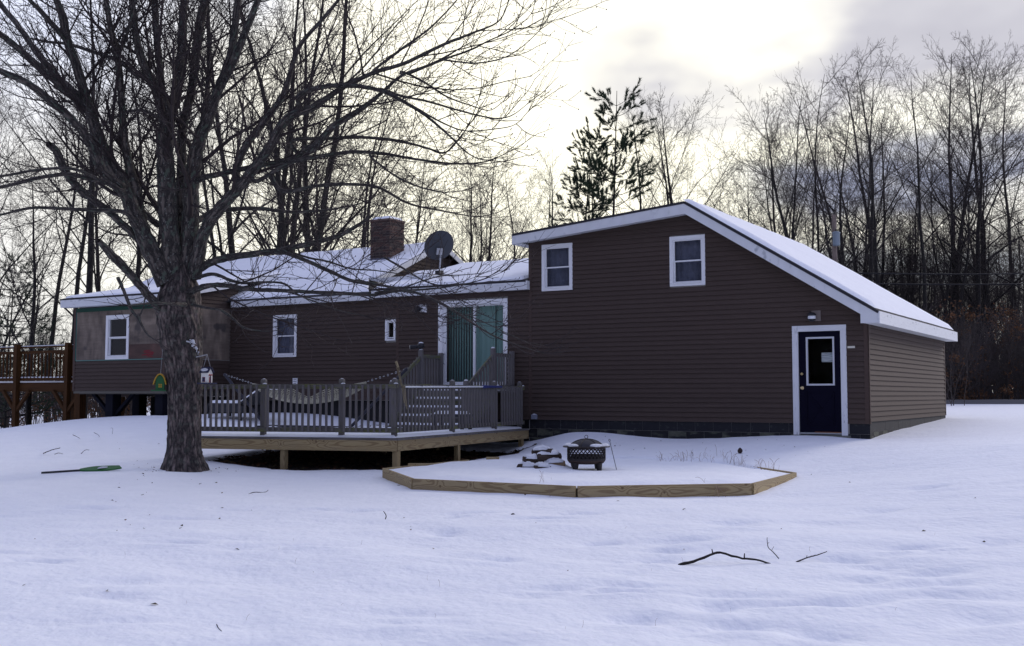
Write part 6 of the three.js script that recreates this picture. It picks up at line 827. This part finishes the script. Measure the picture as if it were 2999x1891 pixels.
// --- the woods behind the photographer, which darken what the windows mirror
{
  const R = rng(9191);
  for (let v = 0; v < 2; v++) for (const mi of [0, 1]) {
    const src = [KIND.spread[1], KIND.multi[1]][v].children[mi], N = 46, im = new THREE.InstancedMesh(src.geometry, src.material, N), m = new THREE.Matrix4(), Rr = rng(920 + v);
    for (let i = 0; i < N; i++) { const x = -62 + Rr() * 100, z = 46 + Rr() * 22, s = 0.9 + Rr() * 0.4; m.compose(V(x, groundBase(x, z) - 0.2, z), new THREE.Quaternion().setFromAxisAngle(V(0, 1, 0), Rr() * 6.28), V(s, s, s)); im.setMatrixAt(i, m); }
    im.name = numbered('far_wood'); im.castShadow = im.receiveShadow = true; scene.add(im); tag(im, 'bare woods across the yard that the panes mirror', 'woods', null, 'stuff');
  }
  const ev = scene.children.filter((o) => o.name.startsWith('pine_tree')).pop();
  for (const c of ev.children) { const N = 60, im = new THREE.InstancedMesh(c.geometry.clone().applyMatrix4(c.matrix), c.material, N), m = new THREE.Matrix4(), Rr = rng(940); for (let i = 0; i < N; i++) { const x = -62 + i * 1.65 + Rr() * 2, z = 50 + Rr() * 18, s = 1.5 + Rr() * 1.3; m.compose(V(x, groundBase(x, z) - 0.2, z), new THREE.Quaternion().setFromAxisAngle(V(0, 1, 0), Rr() * 6.28), V(s, s, s)); im.setMatrixAt(i, m); } im.name = numbered('far_wood'); im.castShadow = im.receiveShadow = true; scene.add(im); tag(im, 'evergreen woods across the yard that the panes mirror', 'woods', null, 'stuff'); }
}
// ---------------------------------------------------------------- undergrowth, fallen things, dead weeds
{
  const R = rng(8080), leafS = new THREE.BufferGeometry(); leafS.setAttribute('position', new THREE.Float32BufferAttribute([0, 0, -0.05, 0.032, 0.012, 0, 0, 0, 0.055, -0.032, 0.014, 0.004], 3)); leafS.setAttribute('uv', new THREE.Float32BufferAttribute([0, 0, 1, 0, 1, 1, 0, 1], 2)); leafS.setIndex([0, 2, 1, 0, 3, 2]); leafS.computeVertexNormals();
  const inst = (name, geo, m, N, fn, label, cat) => { const im = new THREE.InstancedMesh(geo, m, N), mm = new THREE.Matrix4(), col = new THREE.Color(); for (let i = 0; i < N; i++) { const o = fn(i); mm.compose(o.p, o.q, o.s); im.setMatrixAt(i, mm); if (o.c) im.setColorAt(i, col.setRGB(...o.c)); } im.name = numbered(name); im.castShadow = im.receiveShadow = true; scene.add(im); return tag(im, label, cat, null, 'stuff'); };
  const any = () => new THREE.Quaternion().setFromEuler(new THREE.Euler(R() * 6.28, R() * 6.28, R() * 6.28));
  const dl = mat([1, 1, 1], 0.9, { side: THREE.DoubleSide });
  // brown beech-like leaves held low at the edge of the woods
  const clumps = []; for (let i = 0; i < 120; i++) { const px = 2740 + R() * 420, d = 47 + R() * 15, p = at(px, 1160, d); p.y = groundBase(p.x, p.z) + 0.2 + Math.pow(R(), 2.2) * 4.2; clumps.push([p, 0.2 + R() * 0.55]); } for (let i = 0; i < 60; i++) { const px = -80 + R() * 520, d = 44 + R() * 12, p = at(px, 1160, d); p.y = groundBase(p.x, p.z) + R() * 1.4; clumps.push([p, 0.3 + R() * 0.4]); }
  inst('brown_undergrowth', leafS, dl, 12000, (i) => { const [p, r] = clumps[i % clumps.length], a = any(), k = 0.75 + R() * 0.9; const q = V(R() - 0.5, (R() - 0.5) * 0.7, R() - 0.5).normalize().multiplyScalar(r * Math.cbrt(R())).add(p); const t = R(); return { p: q, q: a, s: V(k, k, k), c: [lerp(0.06, 0.19, t), lerp(0.034, 0.085, t), lerp(0.02, 0.032, t)] }; }, 'brown leaves still held on low bushes along the woods edge', 'bushes');
  // stems and saplings of the undergrowth
  const sap = new Tubes(), Rs = rng(66); for (let i = 0; i < 5; i++) { const s = stem(Rs, V((Rs() - 0.5) * 0.5, -0.1, (Rs() - 0.5) * 0.5), V((Rs() - 0.5) * 0.7, 1, (Rs() - 0.5) * 0.7).normalize(), 1.6 + Rs() * 1.6, 6, 0.3, 0.3); sap.limb(s, s.map((_, q) => 0.016 - q * 0.002), 3); ramify(sap, Rs, s, 0.014, 0.005, 2.2, [{ n: 7, from: 0.2, angle: 0.7, len: 0.4, rad: 0.6, rmin: 0.006, seg: 3, sides: 3, wander: 0.4, lift: 0.3 }, { n: 4, angle: 0.7, len: 0.5, rad: 0.7, rmin: 0.0045, seg: 2, sides: 3, wander: 0.4, lift: 0.2 }], 0); }
  inst('undergrowth', sap.build(), M.hazedTwig, 420, (i) => { const side = i % 3, px = side === 0 ? -150 + R() * 750 : side === 1 ? 2700 + R() * 480 : 600 + R() * 2200, d = side === 1 ? 48 + R() * 16 : 42 + R() * 26, p = at(px, 1160, d); p.y = groundBase(p.x, p.z); const k = 0.7 + R() * 0.9; return { p, q: new THREE.Quaternion().setFromAxisAngle(V(0, 1, 0), R() * 6.28), s: V(k, k, k) }; }, 'tangle of bare saplings and brush at the foot of the woods', 'brush');
  // leaves and crumbs on the snow
  inst('leaf_litter', leafS, dl, 150, (i) => { let x, z; if (i < 30) { const p = onAxis(330 + R() * 330, 1330 + R() * 160, 'y', -0.45); x = p.x; z = p.z; } else if (i < 85) { const a = R() * 6.28, r = 0.34 + Math.abs(R() + R() - 1) * 0.9; x = -9.5 + Math.cos(a) * r; z = 8.5 + Math.sin(a) * r; } else if (i < 112) { x = -7.4 + R() * 7; z = 0.3 + R() * 2.4; } else { const p = onAxis(60 + R() * 2900, 1420 + R() * R() * 450, 'y', -0.68); x = p.x; z = p.z; } const k = 0.2 + R() * R() * 0.65; return { p: V(x, GROUND0(x, z) + 0.006, z), q: new THREE.Quaternion().setFromEuler(new THREE.Euler((R() - 0.5) * 0.9, R() * 6.28, (R() - 0.5) * 0.9)), s: V(k, k, k), c: [0.05 + R() * 0.06, 0.03 + R() * 0.03, 0.02 + R() * 0.015] }; }, 'dark fallen leaves scattered over the snowy yard', 'leaves');
  inst('leaf_litter', leafS, dl, 1500, () => { let x, z; do { x = -11 + R() * 4.6; z = R() * 7.4; } while (edgeDist(DECK_SOIL, x, z) < -0.12); const k = 0.6 + R() * 0.7; return { p: V(x, GROUND0(x, z) - 0.03, z), q: new THREE.Quaternion().setFromEuler(new THREE.Euler((R() - 0.5) * 1.2, R() * 6.28, (R() - 0.5) * 1.2)), s: V(k, k, k), c: [0.06 + R() * 0.05, 0.035 + R() * 0.02, 0.02] }; }, 'dead leaves on the bare earth under the deck', 'leaves');
  inst('leaf_litter', leafS, dl, 46, () => { const p = V(-11.4 + R() * 1.3, 0, 1.4 + R() * 2); const k = 0.5 + R() * 0.5; return { p: V(p.x, (p.x > -11.0 ? 0.058 : GROUND0(p.x, p.z) + 0.01), p.z), q: new THREE.Quaternion().setFromEuler(new THREE.Euler((R() - 0.5) * 0.8, R() * 6.28, 0)), s: V(k, k, k), c: [0.06, 0.032, 0.025] }; }, 'brown leaves drifted beside the steps on the snow', 'leaves');
  // dead grass and weeds sticking out of the snow at the back of the bed
  const blade = new THREE.BufferGeometry(); { const c = new THREE.TubeGeometry(new THREE.CatmullRomCurve3([V(0, 0, 0), V(0.01, 0.12, 0), V(0.05, 0.22, 0.01), V(0.11, 0.26, 0.02)]), 5, 0.0035, 3); blade.copy(c); }
  inst('dead_weeds', blade, dl, 150, (i) => { let p; if (i < 50) p = onAxis(1930 + R() * 170, 1338 + R() * 10, 'y', -0.38); else if (i < 95) { const t = R(); p = onAxis(2110 + t * 170, 1345 + t * 35 + R() * 8, 'y', -0.42); } else if (i < 108) p = onAxis(2050 + R() * 80, 1408 + R() * 8, 'y', -0.42); else if (i < 116) p = onAxis(1560 + R() * 60, 1405 + R() * 12, 'y', -0.42); else p = onAxis(100 + R() * 2800, 1500 + R() * 380, 'y', -0.72); const inBed = edgeDist(OCT, p.x, p.z) > 0.05; const y = inBed ? -0.43 : GROUND0(p.x, p.z) - 0.01, k = (0.25 + R() * 0.6) * (i >= 116 ? 0.3 : 1), t = R(); return { p: V(p.x, y, p.z), q: new THREE.Quaternion().setFromEuler(new THREE.Euler((R() - 0.5) * 1.0, R() * 6.28, (R() - 0.5) * 1.2)), s: V(k, k, k), c: [lerp(0.16, 0.34, t), lerp(0.10, 0.24, t), lerp(0.08, 0.17, t)] }; }, 'dead grass stalks poking through the snow', 'weeds');
}
// sticks on the snow, each its own
{
  const R = rng(99), bark = barkMat([0.09, 0.07, 0.065], [0.20, 0.165, 0.15], 1201, 0.1);
  function stick(label, pix, w, y, knots = 0, group = 'fallen sticks on the snow') {
    const P = pix.map(([px, py, up]) => { const p = onAxis(px, py + up, 'y', y); const g = GROUND0(p.x, p.z); const q = onAxis(px, py + up, 'y', g); const d = ray(px, py).z; const dep = q.clone().sub(CAM).dot(V(-Math.sin(YAW) * Math.cos(PITCH), Math.sin(PITCH), -Math.cos(YAW) * Math.cos(PITCH))); return at(px, py, dep); });
    const t = thing('fallen_stick', label, 'stick', [P[0].x, P[0].y, P[0].z], group), c = new THREE.CatmullRomCurve3(P), T = new Tubes(), N = 22, pts = c.getPoints(N), r = pts.map((_, i) => w * (1 - 0.45 * i / N) * (1 + (R() - 0.5) * 0.18)); pts.forEach((p, i) => i && p.add(V((R() - 0.5) * w * 0.5, (R() - 0.5) * w * 0.5, 0))); T.limb(pts, r, 8); part(t, 'stem', T.build(), bark);
    for (let k = 0; k < knots; k++) { const [p, d] = along(pts, 0.3 + 0.6 * k / Math.max(1, knots - 0.5)), s = stem(R, p, perp(d, 1.2 + R() * 1.5).add(V(0, 0.5, 0)).normalize(), 0.018 + R() * 0.03, 2, 0.2, 0.1); const K = new Tubes(); K.limb(s, [w * 0.5, w * 0.4, w * 0.3], 6); part(t, 'stub', K.build(), bark); }
  }
  stick('thick bent stick arching out of the snow in the open foreground', [[1988, 1654, 0], [2040, 1640, 12], [2098, 1619, 32], [2112, 1618, 34], [2170, 1634, 16], [2215, 1639, 10], [2256, 1650, 0]], 0.014, -0.75, 2);
  stick('thin forked twig standing upright beyond the thick bent stick', [[2281, 1635, 0], [2262, 1614, 20], [2250, 1603, 30], [2247, 1588, 45], [2246, 1573, 60]], 0.0045, -0.75, 2); stick('short slanting stick just right of the thick bent stick', [[2332, 1645, 0], [2365, 1632, 10], [2395, 1624, 16], [2421, 1614, 24]], 0.007, -0.75, 1);
  stick('straight twig lying left of the paddle shaft', [[128, 1327, 0], [150, 1318, 4], [177, 1311, 8]], 0.010, -0.35); stick('small twig beside the straight one near the paddle', [[160, 1330, 0], [172, 1326, 3], [185, 1329, 0]], 0.006, -0.35); stick('curved twig above the green paddle blade', [[238, 1328, 0], [248, 1319, 6], [262, 1317, 6]], 0.006, -0.35); stick('thin stem lying on the slope in front of the wing', [[214, 1273, 0], [225, 1278, 0], [236, 1284, 0]], 0.006, -0.15); stick('faint bent stem on the slope below the plywood window', [[276, 1266, 0], [287, 1272, 0], [294, 1281, 0]], 0.005, -0.12); stick('hooked grass stalk on the slope below the wing', [[320, 1276, 0], [330, 1268, 6], [331, 1256, 18], [324, 1253, 20]], 0.004, -0.1);
  stick('curved twig on the snow halfway between trunk and board-edged bed', [[728, 1447, 0], [745, 1441, 3], [775, 1441, 2], [786, 1435, 6]], 0.006, -0.55); stick('short twig on the snow near the deck footing', [[781, 1414, 0], [791, 1415, 2], [798, 1421, 0]], 0.005, -0.5); stick('long thin twig lying in front of the trunk', [[415, 1499, 0], [440, 1496, 1], [470, 1491, 4]], 0.005, -0.55); stick('upright curled brown stem in the open snow', [[1129, 1520, 0], [1131, 1510, 10], [1126, 1500, 20], [1123, 1497, 22]], 0.006, -0.66); stick('fallen pale stem leaning at the bottom of the yard', [[635, 1828, 0], [640, 1838, 0], [650, 1848, 0]], 0.004, -0.85);
  stick('small dark chip of bark on the snow at far right', [[2715, 1712, 0], [2728, 1707, 4], [2742, 1711, 0]], 0.008, -0.78); stick('dark lump of bark below the middle of the bed', [[1497, 1507, 0], [1502, 1504, 3], [1508, 1506, 0]], 0.010, -0.66);
}
// dark tuft beside the back edge of the bed, cut planks showing through the snow
{
  const p = onAxis(2167, 1326, 'y', -0.30), t = thing('pine_cone', 'dark cone-shaped clump on the snow behind the bed', 'cone', [p.x, GROUND0(p.x, p.z), p.z]); const g = new THREE.IcosahedronGeometry(0.042, 2), a = g.attributes.position; for (let i = 0; i < a.count; i++) { const k = 0.75 + 0.6 * fbm(a.getX(i) * 30 + 4, a.getY(i) * 30 + a.getZ(i) * 20, 77, 3); a.setXYZ(i, a.getX(i) * k, a.getY(i) * k * 1.2, a.getZ(i) * k); } g.computeVertexNormals(); part(t, 'scales', g, mat([0.035, 0.02, 0.02], 0.95), V(p.x, GROUND0(p.x, p.z) + 0.05, p.z));
  const pl = (px0, px1, py, y, lab) => { const a = onAxis(px0, py, 'y', y), b = onAxis(px1, py, 'y', y); const q = thing('half_buried_plank', lab, 'plank', [a.x, y, a.z], 'planks under the snow'); bar(q, 'plank', a, b, 0.14, 0.05, M.deckPine[2], px0 * 0.01); };
  pl(1424, 1462, 1342, -0.40, 'dark plank end showing through the snow left of the firewood'); pl(1196, 1302, 1361, -0.44, 'long plank lying at the deck corner edge of the bed');
}
renderer.render(scene, camera);
